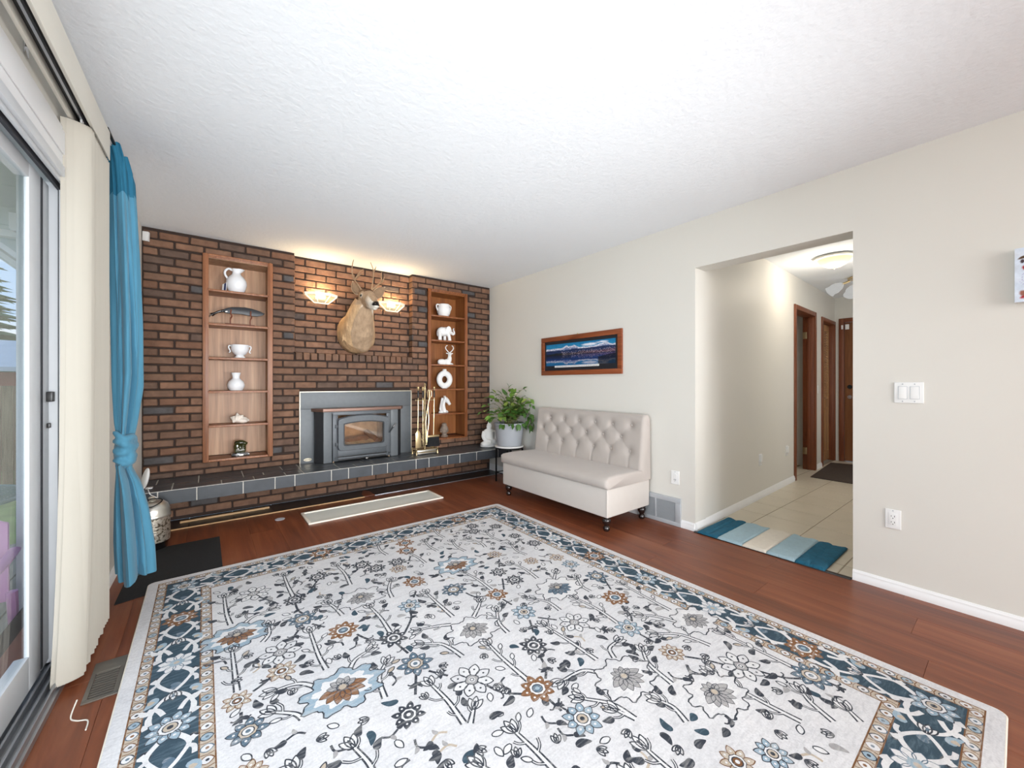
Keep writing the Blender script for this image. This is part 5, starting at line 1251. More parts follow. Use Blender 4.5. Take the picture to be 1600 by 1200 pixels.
    def rrect(a, b, c, d, r, z, n=5):
        out = []
        for cx, cy, s in ((c - r, b + r, -90), (c - r, d - r, 0), (a + r, d - r, 90), (a + r, b + r, 180)):
            for k in range(n + 1): q = R_(s + 90 * k / n); out.append((cx + r * math.cos(q), cy + r * math.sin(q), z))
        return out
    g = G(); g.rings([rrect(x0, y0, x1, y1, .03, .0042), rrect(x0, y0, x1, y1, .03, .0105), rrect(x0 + .0015, y0 + .0015, x1 - .0015, y1 - .0015, .029, .0122)], m=0)
    part('rug_pile', g, mats[0], t, smooth=False)
    g = G(); prev = rrect(x0, y0, x1, y1, .03, .0080)
    g.tube([Vector(p) for p in prev + prev[:1]], .0042, 6, cap=False); part('rug_binding', g, M['rug_edge'], t)
    me = bpy.data.meshes.new('woven_pattern'); O = ((x0 + x1) / 2, (y0 + y1) / 2, ZR)
    me.from_pydata([(p[0] - O[0], p[1] - O[1], p[2] - O[2]) for p in V], [], Fc); me.polygons.foreach_set('material_index', Mi)
    for m in mats: me.materials.append(m)
    bm = bmesh.new(); bm.from_mesh(me)
    for f in bm.faces:
        if f.normal.z < 0: f.normal_flip()
    bm.to_mesh(me); bm.free()
    link('woven_pattern', me, t, O)
rug()

# ------------------------------------------------------------ mats and floor items
single('black_floor_mat', 'plain black floor mat lying partly under the rug by the curtain', 'mat', G().prism([(-.372, 2.90, .0004), (.091, 3.02, .0004), (.091, 3.712, .0004), (-.355, 3.712, .0004)], (0, 0, .0034)), M['black_mat'], bev=.001)
t = thing('white_floor_panel', 'long white recessed panel with cream rim lying on the floor before the hearth', 'panel', (1.285, 3.73, 0))
part('panel_base', G().box(.69, 1.885, 3.585, 3.885, .0005, .006), M['panel_white'], t)
g = G(); g.box(.672, 1.90, 3.566, 3.588, .0005, .014); g.box(.672, 1.90, 3.882, 3.904, .0005, .014); g.box(.672, .694, 3.588, 3.882, .0005, .014); g.box(1.878, 1.90, 3.588, 3.882, .0005, .014)
part('panel_rim', g, M['panel_rim'], t, bev=.003)
single('floor_outlet_cover', 'small oval silver cover set in the wood floor left of the white panel', 'cover', G().lathe((.508, 3.872, .0003), [(.036, 0), (.037, .003), (.03, .0045), (.022, .0035)], 24), mat('silver_paint', rgb(196, 196, 202), .4))
t = thing('floor_register', 'bronze slotted floor vent register beside the sliding door', 'vent', (-.300, 2.2, 0))
g = G(); g.box(-.352, -.256, 2.07, 2.09, .0003, .005); g.box(-.352, -.256, 2.255, 2.335, .0003, .005); g.box(-.352, -.338, 2.09, 2.255, .0003, .005); g.box(-.27, -.256, 2.09, 2.255, .0003, .005)
part('frame', g, M['register'], t, bev=.001)
part('duct_opening', G().box(-.337, -.271, 2.091, 2.254, .0002, .0006), M['black_plastic'], t)
for k in range(10): part('slat', G().box(-.337, -.271, 2.098 + k * .0165, 2.106 + k * .0165, .0008, .0042), M['register'], t)
single('loose_string', 'thin white cord end lying on the floor below the blinds', 'cord', G().tube(catmull([LW(2.32, .105, .03), LW(2.37, .10, .004), LW(2.40, .12, .003), LW(2.42, .15, .003), LW(2.47, .155, .003)], 6), .0022, 6), M['valance'])

# canister in the left corner
t = thing('silver_canister', 'embossed silver metal canister with black base in front of the hearth', 'canister', (-.292, 3.745, 0))
c = (-.292, 3.745, 0)
part('base', G().lathe(c, [(.078, 0), (.086, .004), (.088, .03), (.094, .052)], 32), M['black_gloss'], t)
me_s, nt, b = new_mat('embossed_silver'); v = coords(nt, (1, 1, 1)); vo = nt.nodes.new('ShaderNodeTexVoronoi'); vo.inputs['Scale'].default_value = 34; vo.feature = 'DISTANCE_TO_EDGE'; nt.links.new(v, vo.inputs['Vector'])
n2 = noise_tex(nt, v, 22, 3, 2.5); cc = ramp(nt, n2, [(.40, rgb(96, 88, 74)), (.47, rgb(188, 180, 164)), (.62, rgb(206, 200, 188))])
nt.links.new(cc, b.inputs['Base Color']); b.inputs['Metallic'].default_value = .75; b.inputs['Roughness'].default_value = .36; bump(nt, b, n2, .6, .004)
part('embossed_body', G().lathe(c, [(.094, .052), (.099, .056), (.1005, .12), (.1005, .20), (.1, .222)], 40), me_s, t)
part('lid', G().lathe(c, [(.1035, .222), (.1045, .228), (.1035, .238), (.101, .242), (.099, .27), (.088, .305), (.066, .325), (.045, .332), (.03, .333)], 40), M['silver'], t)
part('top_knob', G().lathe((c[0], c[1], .332), [(.022, 0), (.024, .006), (.012, .014), (.02, .022), (.012, .03)], 16), M['silver'], t)
g = G(); g.tube(catmull([(c[0] - .05, c[1] - .06, .318), (c[0] - .055, c[1] - .085, .335), (c[0], c[1] - .10, .312), (c[0] + .05, c[1] - .085, .332), (c[0] + .055, c[1] - .04, .345), (c[0], c[1] - .03, .352), (c[0] - .05, c[1] - .06, .318)], 5), .004, 6)
part('handle_loop', g, M['black_metal'], t)
# white oval device with cord leaning in the hearth corner
t = thing('oval_device', 'white oval plastic device with a thin cord leaning at left end of the hearth', 'device', (-.355, 4.06, .3615))
part('body', G().ell((-.352, 4.06, .438), (.016, .05, .080), (0, .20, .35), 24, 16), M['plastic_white'], t)
part('foot', G().box(-.35, -.31, 4.035, 4.085, .3615, .368), M['plastic_white'], t, bev=.002)
part('cord', G().tube(catmull([(-.34, 4.03, .372), (-.325, 3.95, .366), (-.318, 3.888, .369), (-.308, 3.868, .352), (-.285, 3.858, .335), (-.25, 3.858, .30), (-.235, 3.872, .22), (-.23, 3.88, .05), (-.235, 3.885, .004)], 5), .0032, 6), M['plastic_white'], t)
single('corner_sensor', 'small white motion sensor box high in the left brick corner', 'sensor', G().prism([(-.400, 4.372, 2.318), (-.362, 4.345, 2.312), (-.352, 4.372, 2.312), (-.396, 4.384, 2.318)], (.002, 0, .078)), M['plastic_white'], bev=.006)

# ------------------------------------------------------------ patio door dressing: valance, vertical blinds, curtain
t = thing('blind_headrail', 'cream vertical-blind headrail with dark track above the patio door', 'headrail', LW(3.0, .06, 2.25))
g = G(); lbox(g, 1.77, 4.5, .028, .040, 2.215, 2.255); lbox(g, 1.77, 4.5, .084, .096, 2.215, 2.315); lbox(g, 1.77, 4.5, .028, .096, 2.262, 2.272)
part('rail_body', g, M['valance'], t, bev=.002)
g = G(); lbox(g, 1.78, 4.49, .041, .083, 2.246, 2.2615); part('track_groove', g, M['black_plastic'], t)
g = G(); lbox(g, 1.78, 4.49, .058, .066, 2.228, 2.246); part('track_bar', g, M['alu'], t)
g = G(); lbox(g, 1.77, 4.5, .097, .101, 2.2, 2.33); part('front_valance', g, M['valance'], t, bev=.001)
for s in (2.38, 3.6):
    g = G(); lbox(g, s - .018, s + .018, .0, .004, 2.235, 2.295); lbox(g, s - .012, s + .012, .004, .045, 2.2725, 2.2775); lbox(g, s - .012, s + .012, .024, .0275, 2.225, 2.2725); part('bracket', g, M['chrome'], t, bev=.0015)
t = thing('vertical_blind', 'stack of cream vertical blind vanes drawn beside the patio door', 'blind', LW(2.1, .07, .05))
for k in range(16):
    s = (2.045 if k == 0 else 2.075) - k * .0225; z0b = .035 + rnd.uniform(-.01, .01); ang = R_(64 if k else 50); g = G(); rs = []
    for q in range(13):
        u = q / 12; z = lerp(z0b, 2.210, u); row = []
        for j in range(7):
            w = (j / 6 - .5) * .089; cv = .009 * (1 - (2 * j / 6 - 1) ** 2); ss = s - w * math.cos(ang) * .9 + cv * math.sin(ang) - (-.13 * (1 - u) ** 4 * (1 - k / 15)); nn = (.060 if k == 0 else .050) + w * math.sin(ang) + cv * math.cos(ang)
            row.append(Vector(LW(ss, nn, z)))
        rs.append(row + [p + Vector((.0006, .0012, 0)) for p in reversed(row)])
    g.rings(rs); part('vane', g, M['blind'], t, ang=60)
    if k % 2 == 0: part('vane_carrier', G().tube([LW(s, .062, 2.215), LW(s, .062, 2.228)], .004, 6), M['plastic_white'], t)
# teal curtain, knotted
CLn = [(2.40, .034), (2.25, .05), (2.107, .056), (1.79, .059), (1.473, .063), (1.155, .068), (.963, .075), (.867, .085), (.83, .078), (.76, .074), (.715, .080), (.60, .075), (.517, .072), (.325, .070), (.197, .074), (.14, .078)]
CRn = [(2.40, .11), (2.25, .15), (2.107, .157), (1.79, .17), (1.473, .18), (1.155, .182), (.963, .158), (.867, .140), (.83, .140), (.76, .138), (.715, .136), (.63, .172), (.492, .201), (.286, .226), (.17, .231), (.14, .232)]
def curtain():
    t = thing('curtain', 'teal blue curtain tied in a knot beside the cream blinds', 'curtain', LW(1.5, .12, .15))
    def sheet(zs, name, m, sc=1.50, ds=.105, phase=0.0, fold=1.0, zoff=None, nfold=3):
        rs = []; N = 96
        for z in zs:
            a, b = interp(CLn, z), interp(CRn, z); cn, rn = (a + b) / 2, (b - a) / 2; row = []
            for k in range(N):
                th = 2 * math.pi * k / N
                f = 1 + fold * (.20 * math.sin(nfold * th + phase + z * .6) + .16 * math.sin((2 * nfold + 1) * th - z * .9 + 1 + phase) + .04 * math.sin(13 * th + z * 1.6) + .012 * math.sin(37 * th + z * 5)) - .06 * fold - fold * (.42 * math.exp(-((th - .45 - .2 * math.sin(z * 1.7)) / .17) ** 2) + .26 * math.exp(-((th - 5.7 + .15 * math.sin(z * 2.1)) / .14) ** 2) + .22 * math.exp(-((th - 1.15) / .12) ** 2))
                zz = z + (zoff(th) if zoff else 0)
                row.append(Vector(LW(sc + ds * (.45 + .55 * rn / .075) * math.cos(th) * f, max(.004, cn + rn * math.sin(th) * min(1.06, f)), zz)))
            rs.append(row)
        g = G(); g.rings(rs, True, True); return part(name, g, m, t, ang=75)
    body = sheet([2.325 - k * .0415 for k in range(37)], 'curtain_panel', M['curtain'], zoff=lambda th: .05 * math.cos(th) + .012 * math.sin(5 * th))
    me = body.data; me.materials.append(M['curtain_top_shade']); oz = body.location.z + WL[t.name].z
    for f in me.polygons:                       # shade in the top folds painted as darker teal
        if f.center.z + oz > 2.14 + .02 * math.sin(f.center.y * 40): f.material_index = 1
    sheet([.745 - k * .035 for k in range(18)], 'curtain_skirt', M['curtain'], ds=.13, phase=1.3, fold=1.15, zoff=lambda th: .012 * math.sin(3 * th))
    g = G()                                     # the knot: diagonal wraps pulled tight round the gathered cloth
    for (z0, dz, nn, r0, ph) in ((.865, .075, .108, .020, 0), (.825, .085, .110, .024, .2), (.785, .07, .108, .020, -.2), (.745, .035, .106, .017, .1)):
        pts = [LW(1.50 + .088 * math.sin(R_(-135 + 270 * k / 16)), nn + .034 * math.cos(R_(-135 + 270 * k / 16)), z0 + dz * (k / 16 - .5) + .008 * math.sin(k * .9 + ph * 9)) for k in range(17)]
        g.tube(pts, [r0 * (.55 + .45 * math.sin(math.pi * k / 16)) for k in range(17)], 12)
    g.ell(LW(1.50, .107, .80), (.036, .088, .10)); g.ell(LW(1.545, .140, .775), (.022, .035, .04))
    blob('curtain_knot', g, .007, M['curtain'], t, 2)
curtain()
single('curtain_rod', 'dark metal curtain rod end above the teal curtain', 'curtain rod', G().tube([LW(1.30, .085, 2.365), LW(1.735, .085, 2.365)], .007, 10).ell(LW(1.30, .085, 2.365), (.014, .014, .014)).tube([LW(1.36, .085, 2.365), LW(1.36, .0, 2.365)], .005, 8).tube([LW(1.69, .085, 2.365), LW(1.69, 0, 2.365)], .005, 8), M['black_metal'])

# ------------------------------------------------------------ right wall fittings
def wplate(name, label, cat, y0, y1, z0, z1):
    t = thing(name, label, cat, (RX - .003, (y0 + y1) / 2, (z0 + z1) / 2)); part('cover_plate', G().box(RX - .006, RX - .0005, y0, y1, z0, z1), M['plastic_white'], t, bev=.0025, seg=3); return t
def screw(t, y, z): part('screw', G().ell((RX - .0065, y, z), (.0015, .003, .003), None, 8, 6), M['alu'], t)
t = wplate('light_switch', 'white double rocker light switch on the cream wall right of the opening', 'switch', .318, .433, 1.050, 1.164)
for y in (.352, .399):
    part('rocker', G().prism([(RX - .006, y - .0165, 1.074), (RX - .0115, y - .0165, 1.074), (RX - .0085, y - .0165, 1.107), (RX - .0075, y - .0165, 1.140), (RX - .006, y - .0165, 1.140)], (0, .033, 0)), M['plastic_white'], t, bev=.001)
    g = G(); g.box(RX - .0068, RX - .0058, y - .0185, y + .0185, 1.072, 1.142); part('rocker_gap', g, M['grille'], t); screw(t, y, 1.060); screw(t, y, 1.154)
def outlet(label, y0, y1, z0, z1, deco):
    t = wplate('wall_outlet', label, 'outlet', y0, y1, z0, z1); yc, zc = (y0 + y1) / 2, (z0 + z1) / 2
    if deco: part('receptacle_face', G().box(RX - .0085, RX - .006, yc - .0165, yc + .0165, zc - .033, zc + .033), M['plastic_white'], t, bev=.001)
    for s in (1, -1):
        zz = zc + s * .0165; k = RX - .0088 if deco else RX - .0082
        if not deco: part('receptacle_face', G().lathe((0, 0, 0), [(.0165, 0), (.0165, .002)], 18), M['plastic_white'], t, origin=(0, 0, 0)); o = t.children[-1]; o.location = Vector((RX - .006, yc, zz)) - WL[t.name]; o.rotation_euler = (0, R_(-90), 0)
        g = G(); g.box(k, k + .001, yc - .0078, yc - .0055, zz - .004, zz + .005); g.box(k, k + .001, yc + .0055, yc + .0078, zz - .003, zz + .004); g.lathe((k + .0005, yc, zz - .0105), [(.002, -.002), (.0026, .002)], 8); part('slots', g, M['black_plastic'], t)
    screw(t, yc, zc + .047)
    return t
outlet('white duplex wall outlet low on the wall below the light switch', .405, .470, .348, .455, True)
outlet('white wall outlet on the cream wall just right of the sofa', 1.694, 1.766, .335, .445, False)
t = thing('return_air_grille', 'grey steel return air grille low on the wall behind the sofa leg', 'vent', (RX - .01, 1.83, .11))
ya, yb_ = 1.677, 2.06
g = G()
for a, b, c_, d_ in ((ya, yb_, .0, .034), (ya, yb_, .188, .226), (ya, ya + .045, .034, .188), (yb_ - .02, yb_, .034, .188), (1.893, 1.905, .034, .188)): g.box(RX - .020, RX - .001, a, b, max(c_, .0005), d_)
part('frame', g, M['grille'], t, bev=.002)
part('duct', G().box(RX - .004, RX - .001, ya + .04, yb_ - .02, .03, .19), M['grille_dark'], t)
for a, b in ((ya + .046, 1.892), (1.906, yb_ - .021)):
    for k in range(17): part('slat', G().prism([(RX - .017, a, .0365 + k * .009), (RX - .007, a, .0415 + k * .009), (RX - .007, a, .043 + k * .009), (RX - .017, a, .038 + k * .009)], (0, b - a, 0)), M['grille'], t)

# framed lake photograph
def paint(name, W, H, fn, nx, nz, parent, x, y0, z0):
    """a flat printed picture: one small coloured face grid on the wall plane (y runs right to left)"""
    vs_, fs_, cs = [], [], []
    for j in range(nz + 1):
        for i in range(nx + 1): u, v = i / nx, j / nz; vs_.append((0, -u * W, v * H)); cs.append(fn(u, v))
    for j in range(nz):
        for i in range(nx): a = j * (nx + 1) + i; fs_.append((a, a + nx + 1, a + nx + 2, a + 1))
    me = bpy.data.meshes.new(name); me.from_pydata(vs_, [], fs_); at = me.color_attributes.new('Col', 'FLOAT_COLOR', 'POINT')
    for i, c_ in enumerate(cs): at.data[i].color = c_
    me.materials.append(M['print']); return link(name, me, parent, (x, y0, z0))
PY0, PY1, PZ0, PZ1 = 2.240, 3.335, 1.246, 1.664
t = thing('framed_picture', 'framed panoramic lake and snowy mountain photograph above the sofa', 'picture', (RX - .012, (PY0 + PY1) / 2, PZ0))
fwid = .05
def fr(a, b, c_, d_): return G().prism([(RX - .001, a, c_), (RX - .001, b, c_), (RX - .001, b, d_), (RX - .001, a, d_)], (-.018, 0, 0))
g = G()
for a, b, c_, d_ in ((PY0, PY1, PZ0, PZ0 + fwid), (PY0, PY1, PZ1 - fwid, PZ1), (PY0, PY0 + fwid, PZ0 + fwid, PZ1 - fwid), (PY1 - fwid, PY1, PZ0 + fwid, PZ1 - fwid)):
    nm = 'frame_rail' if b - a > .5 else 'frame_stile'
    part(nm, G().box(RX - .022, RX - .001, a, b, c_, d_), M['pic_frame'], t, bev=.005, seg=2)
part('dark_mount', G().box(RX - .012, RX - .008, PY0 + fwid - .002, PY1 - fwid + .002, PZ0 + fwid - .002, PZ1 - fwid + .002), mat('black_mount_board', rgb(26, 28, 36), .5), t)
part('hanger', G().tube([(RX - .004, 2.80, PZ1 - .002), (RX - .004, 2.80, PZ1 + .012)], .006, 8), M['brass'], t)
def c3(r, g_, b): return (lin(r), lin(g_), lin(b), 1)
def lake(u, v):
    hz = .47
    def fb(x, s, o=5): return sum(mnoise.noise(Vector((x * s * 2 ** k, s * 3.7 + k * 9.1, 0))) / 2 ** k for k in range(o))
    w = v if v > hz else 2 * hz - v + .03 * mnoise.noise(Vector((u * 30, v * 60, 3)))
    h = (w - hz) / (1 - hz)
    snow = .60 + .10 * fb(u, 2.6) + .24 * max(0, 1 - abs(u - .33) / .09) + .20 * max(0, 1 - abs(u - .44) / .08) + .14 * math.exp(-((u - .86) / .10) ** 2) + .08 * fb(u, 9)
    hill = .40 + .10 * fb(u + 5, 3) + .18 * math.exp(-((u - .86) / .16) ** 2) + .06 * math.exp(-((u - .18) / .12) ** 2)
    near = .16 + .06 * fb(u + 9, 5) + .16 * max(0, u - .45)
    sky = mixcol(c3(24, 118, 170), c3(60, 160, 196), 1 - h)
    c = sky
    cl = math.exp(-((u - .66) / .11) ** 2 - ((h - .72) / .12) ** 2) + .8 * math.exp(-((u - .84) / .08) ** 2 - ((h - .84) / .08) ** 2)
    c = mixcol(c, c3(226, 230, 240), max(0, cl * 2.2 - .6 + .5 * fb(u * 3 + h, 6)))
    if h < snow: c = mixcol(c3(226, 226, 234), c3(96, 116, 160), max(0, min(1, (snow - h) * 4.2 + .9 * mnoise.noise(Vector((u * 40, h * 22, 1))))))
    if h < hill: c = mixcol(c3(38, 58, 100), c3(28, 42, 74), .5 + .6 * mnoise.noise(Vector((u * 22, h * 14, 2))))
    if h < near:
        c = mixcol(c3(30, 38, 42), c3(92, 66, 84), max(0, min(1, (u - .35) * 2.2 + .8 * mnoise.noise(Vector((u * 30, h * 20, 4))))))
    if h < near + .12 and u > .25 and mnoise.noise(Vector((u * 75, h * 34, 7))) > .34: c = mixcol(c, c3(214, 196, 208), .9)
    if v <= hz:
        c = mixcol(c, c3(26, 64, 132), .42); c = mixcol(c, c3(10, 22, 52), .18)
        if u > .78 and v < .3 + (u - .78) * .6: c = mixcol(c, c3(22, 26, 34), .85)
        if u < .4 and v > .32: c = mixcol(c, c3(20, 30, 44), .55)
    if abs(v - hz) < .02: c = mixcol(c, c3(22, 30, 44), .7)
    return c
W_, H_ = PY1 - PY0 - 2 * fwid - .05, PZ1 - PZ0 - 2 * fwid - .085
paint('photo_print', W_, H_, lake, 330, 120, t, RX - .0128, PY1 - fwid - .025, PZ0 + fwid + .052)
cp = part('caption_strip', G().box(RX - .0135, RX - .0125, PY0 + fwid + .22, PY1 - fwid - .16, PZ0 + fwid + .032, PZ0 + fwid + .052), M['plastic_white'], t)
g = G(); y = PY1 - fwid - .175
rq = random.Random(3)
while y > PY0 + fwid + .235:
    wv = rq.uniform(.008, .03); g.box(RX - .0138, RX - .0136, y - wv, y, PZ0 + fwid + .0405, PZ0 + fwid + .0438); y -= wv + .005
part('caption_text', g, M['grille_dark'], cp)

# canvas at the right edge of the frame: pale print with red and brown watercolour marks
CY1, CZ0, CZ1 = .018, 1.536, 1.787
t = thing('canvas_print', 'pale blue canvas print with red and brown marks at the far right wall', 'canvas', (RX - .02, -.15, CZ0))
part('canvas_block', G().box(RX - .040, RX - .001, CY1 - .34, CY1, CZ0, CZ1), M['plastic_white'], t, bev=.002)
def canv(u, v):
    x = u * .34; c = mixcol(c3(226, 232, 242), c3(206, 220, 236), .5 + .5 * mnoise.noise(Vector((u * 5, v * 5, 0))))
    def blobm(cx, cz, rx, rz, col, c, e=1.0):
        d = ((x - cx) / rx) ** 2 + ((v * .251 - cz) / rz) ** 2 + .5 * mnoise.noise(Vector((x * 60, v * 18, cx * 50)))
        return mixcol(c, col, (1.1 - d) * 2.5 * e) if d < 1.1 else c
    c = blobm(.036, .205 + (x - .02) * .35 if x < .06 else .22, .03, .008, c3(92, 64, 40), c)
    c = blobm(.022, .188, .007, .009, c3(70, 52, 60), c); c = blobm(.05, .158, .026, .020, c3(168, 28, 40), c); c = blobm(.05, .030, .034, .026, c3(176, 32, 46), c); c = blobm(.026, .042, .014, .016, c3(150, 96, 80), c, .6)
    c = blobm(.20, .12, .05, .06, c3(186, 60, 64), c, .7); c = blobm(.26, .19, .04, .02, c3(110, 140, 90), c, .7)
    if abs(mnoise.noise(Vector((x * 45, v * 12, 8)))) < .05 and .08 < v * .251 < .14 and .01 < x < .08: c = mixcol(c, c3(170, 160, 206), .7)
    return c
paint('canvas_face', .34, CZ1 - CZ0, canv, 110, 82, t, RX - .0412, CY1, CZ0)
# ------------------------------------------------------------ hall: mats, doors, lamps
t = thing('striped_bath_mat', 'fluffy teal, pale blue and cream striped mat on the hall tile threshold', 'mat', (3.27, 1.14, 0))
st = [(1.532, 1.382, 'mat_teal'), (1.382, 1.212, 'mat_sky'), (1.212, 1.060, 'mat_cream'), (1.060, .895, 'mat_sky'), (.895, .738, 'mat_teal')]
part('backing', G().box(3.005, 3.52, .738, 1.532, .0055, .0075), M['black_mat'], t)
for i, (a, b, m) in enumerate(st):
    g = G(); rs = []; nx, ny = 46, 16
    for q in range(ny + 1):
        v = q / ny; y = lerp(b, a, v); row = []
        for k in range(nx + 1):
            u = k / nx; x = lerp(3.0, 3.52 + .012 * math.sin(v * 9 + i * 2), u)
            e = min(1, u / .03, (1 - u) / .03); ridge = 1 - .45 * math.exp(-((v - .5) / .07) ** 2) if i in (0, 4) else 1
            ed = min(1, v / .06, (1 - v) / .06); z = .0075 + .015 * math.sqrt(max(0, e)) * (.55 + .45 * math.sqrt(max(0, ed))) * ridge + .0022 * mnoise.noise(Vector((x * 90, y * 90, i)))
            row.append((x, y, z))
        row += [(3.52, y, .0076), (3.0, y, .0076)]
        rs.append(row)
    g.rings(rs); part('stripe', g, M[m], t, ang=80, label={'mat_teal': 'deep teal stripe', 'mat_sky': 'pale blue stripe', 'mat_cream': 'cream stripe'}[m])
single('entry_doormat', 'dark brown rectangular doormat on the hall tiles before the far door', 'mat', G().prism([HWp(2.86, .075, .0004), HWp(4.15, .02, .0004), HWp(4.3, .62, .0004), (7.35, .9, .0004), (5.86, .9, .0004)], (0, 0, .008)), M['brown_mat'], bev=.002)

def hpart(name, s0, s1, n0, n1, z0, z1, m, parent, bev=.002, label=None):
    return part(name, hbox(G(), s0, s1, n0, n1, z0, z1), m, parent, bev=bev, label=label)
# side-room door (open), frame of dark red wood
d = struct_root('door_2', HWp(2.95, -.06, 0))
hpart('casing', 2.49, 2.55, 0, .016, 0, 2.10, M['trim_wood'], d); hpart('casing', 3.36, 3.42, 0, .016, 0, 2.10, M['trim_wood'], d); hpart('casing', 2.551, 3.359, 0, .016, 2.045, 2.10, M['trim_wood'], d)
hpart('jamb', 2.531, 2.55, -.125, -.0005, 0, 2.069, M['trim_wood'], d); hpart('jamb', 3.36, 3.379, -.125, -.0005, 0, 2.069, M['trim_wood'], d); hpart('jamb_head', 2.551, 3.359, -.125, -.0005, 2.045, 2.069, M['trim_wood'], d)
hpart('door_stop', 3.346, 3.3595, -.075, -.045, 0, 2.044, M['trim_wood'], d)
dl = part('door_leaf', G().prism([HWp(2.57, -.128, .012), HWp(2.60, -.128, .012), HWp(2.585, -.88, .012), HWp(2.555, -.88, .012)], (0, 0, 2.02)), M['door_wood'], d, bev=.003)
for z in (.25, 1.80): hpart('hinge', 3.352, 3.3595, -.125, -.078, z - .045, z + .045, M['brass'], d, bev=.001)
# louvred closet door
d = struct_root('door_3', HWp(4.1, -.06, 0))
hpart('casing', 3.71, 3.765, 0, .016, 0, 2.08, M['trim_wood'], d); hpart('casing', 4.44, 4.495, 0, .016, 0, 2.08, M['trim_wood'], d); hpart('casing', 3.766, 4.439, 0, .016, 2.03, 2.08, M['trim_wood'], d)
hpart('jamb', 3.751, 3.766, -.12, -.0005, 0, 2.049, M['trim_wood'], d); hpart('jamb', 4.434, 4.449, -.12, -.0005, 0, 2.049, M['trim_wood'], d); hpart('jamb_head', 3.767, 4.433, -.12, -.0005, 2.03, 2.049, M['trim_wood'], d)
for a, b in ((3.775, 4.096), (4.104, 4.425)):
    n0, n1 = -.085, -.057
    lf = hpart('bifold_stile', a, a + .055, n0, n1, .02, 2.02, M['bifold'], d); hpart('bifold_stile', b - .055, b, n0, n1, .02, 2.02, M['bifold'], d)
    for z0, z1 in ((.02, .16), (.80, .93), (1.93, 2.02)): hpart('bifold_rail', a + .056, b - .056, n0, n1, z0, z1, M['bifold'], d)
    for k in range(27):
        z = .945 + k * .0365; part('louvre_slat', G().prism([HWp(a + .056, n0 + .004, z + .024), HWp(a + .056, n1 - .003, z), HWp(a + .056, n1 - .003, z + .006), HWp(a + .056, n0 + .004, z + .030)], tuple(HU * (b - a - .112))), M['bifold'], d)
    hpart('lower_panel', a + .056, b - .056, n0 + .008, n1 - .010, .16, .80, M['bifold'], d); hpart('raised_field', a + .085, b - .085, n1 - .0099, n1 - .002, .20, .76, M['bifold'], d, bev=.004)
# entry door at the far end
d = struct_root('door_4', (7.5, 1.18, 0))
def ep(name, y0, y1, x0, x1, z0, z1, m, bev=.002, parent=None): return part(name, G().box(x0, x1, y0, y1, z0, z1), m, parent or d, bev=bev)
ep('casing', 1.615, 1.672, 7.484, 7.4995, 0, 2.12, M['trim_wood']); ep('casing', .68, .74, 7.484, 7.4995, 0, 2.12, M['trim_wood']); ep('casing', .741, 1.614, 7.484, 7.4995, 2.062, 2.12, M['trim_wood'])
ep('jamb', 1.612, 1.629, 7.50, 7.61, 0, 2.079, M['trim_wood']); ep('jamb', .722, .74, 7.50, 7.61, 0, 2.079, M['trim_wood']); ep('jamb_head', .741, 1.611, 7.50, 7.61, 2.062, 2.079, M['trim_wood'])
leaf_d = ep('door_leaf', .745, 1.608, 7.515, 7.555, .012, 2.058, M['door_wood'])
part('deadbolt', G().tube([(7.515, 1.548, 1.105), (7.492, 1.548, 1.105)], [.03, .027], 16), M['black_metal'], leaf_d, label='dark round deadbolt')
part('lever_handle', G().tube([(7.515, 1.548, .955), (7.504, 1.548, .955)], .027, 14).tube(catmull([(7.503, 1.548, .955), (7.47, 1.545, .955), (7.462, 1.51, .958), (7.462, 1.44, .950)], 4), .009, 8), M['chrome'], leaf_d, label='chrome lever handle')
part('contact_sensor', G().box(7.500, 7.5148, 1.555, 1.60, 1.955, 2.03), M['plastic_white'], leaf_d, bev=.004, label='white door sensor')
ep('contact_magnet', 1.618, 1.64, 7.470, 7.4838, 1.96, 2.02, M['plastic_white'], .003)
single('door_switch_plate', 'small white switch plate between the two wooden hall doors', 'switch', hbox(G(), 3.50, 3.57, .0005, .007, 1.02, 1.13).add([], []), M['plastic_white'], bev=.0025)
def hook(label, s, z0, z1):
    t = thing('wall_outlet', label, 'outlet', HWp(s, .002, z0)); hpart('cover_plate', s - .036, s + .036, .0005, .006, z0, z1, M['plastic_white'], t, .002); hpart('plugged_adapter', s - .024, s + .024, .0062, .020, (z0 + z1) / 2 - .02, z1 - .006, M['plastic_white'], t, .004)
hook('nearer white wall outlet low on the hall wall beyond the opening', 1.39, .330, .446)
hook('farther white wall outlet low on the hall wall near the open door', 2.22, .330, .446)
# ceiling lamps
def lamp_at(label, x, y):
    t = thing('ceiling_lamp', label, 'ceiling lamp', (x, y, ZC - .1))
    part('canopy', G().lathe((x, y, ZC - .03), [(.155, 0), (.17, .004), (.172, .018), (.15, .0296)], 36), M['valance'], t)
    part('glass_bowl', G().lathe((x, y, ZC - .115), [(.01, 0), (.05, .006), (.095, .028), (.125, .06), (.138, .084)], 36), M['hall_shade'], t)
    part('finial', G().lathe((x, y, ZC - .130), [(.004, 0), (.008, .006), (.01, .014)], 12), M['brass'], t)
lamp_at('lit bowl flush-mount ceiling lamp with amber glass in the hall', 5.02, 1.155)
point('hall_bulb_light', (5.02, 1.155, ZC - .2), 9, (1.0, .92, .80), .1)
M['tulip_glass'] = lit_glass('glowing_ribbed_glass', (.80, .80, .78, 1), .55, .45)  # unlit shades given a weak glow to look brighter
t = thing('spot_fixture', 'unlit ceiling fixture with clear ribbed glass tulip shades in the hall', 'ceiling lamp', (6.2, 1.22, ZC - .08))
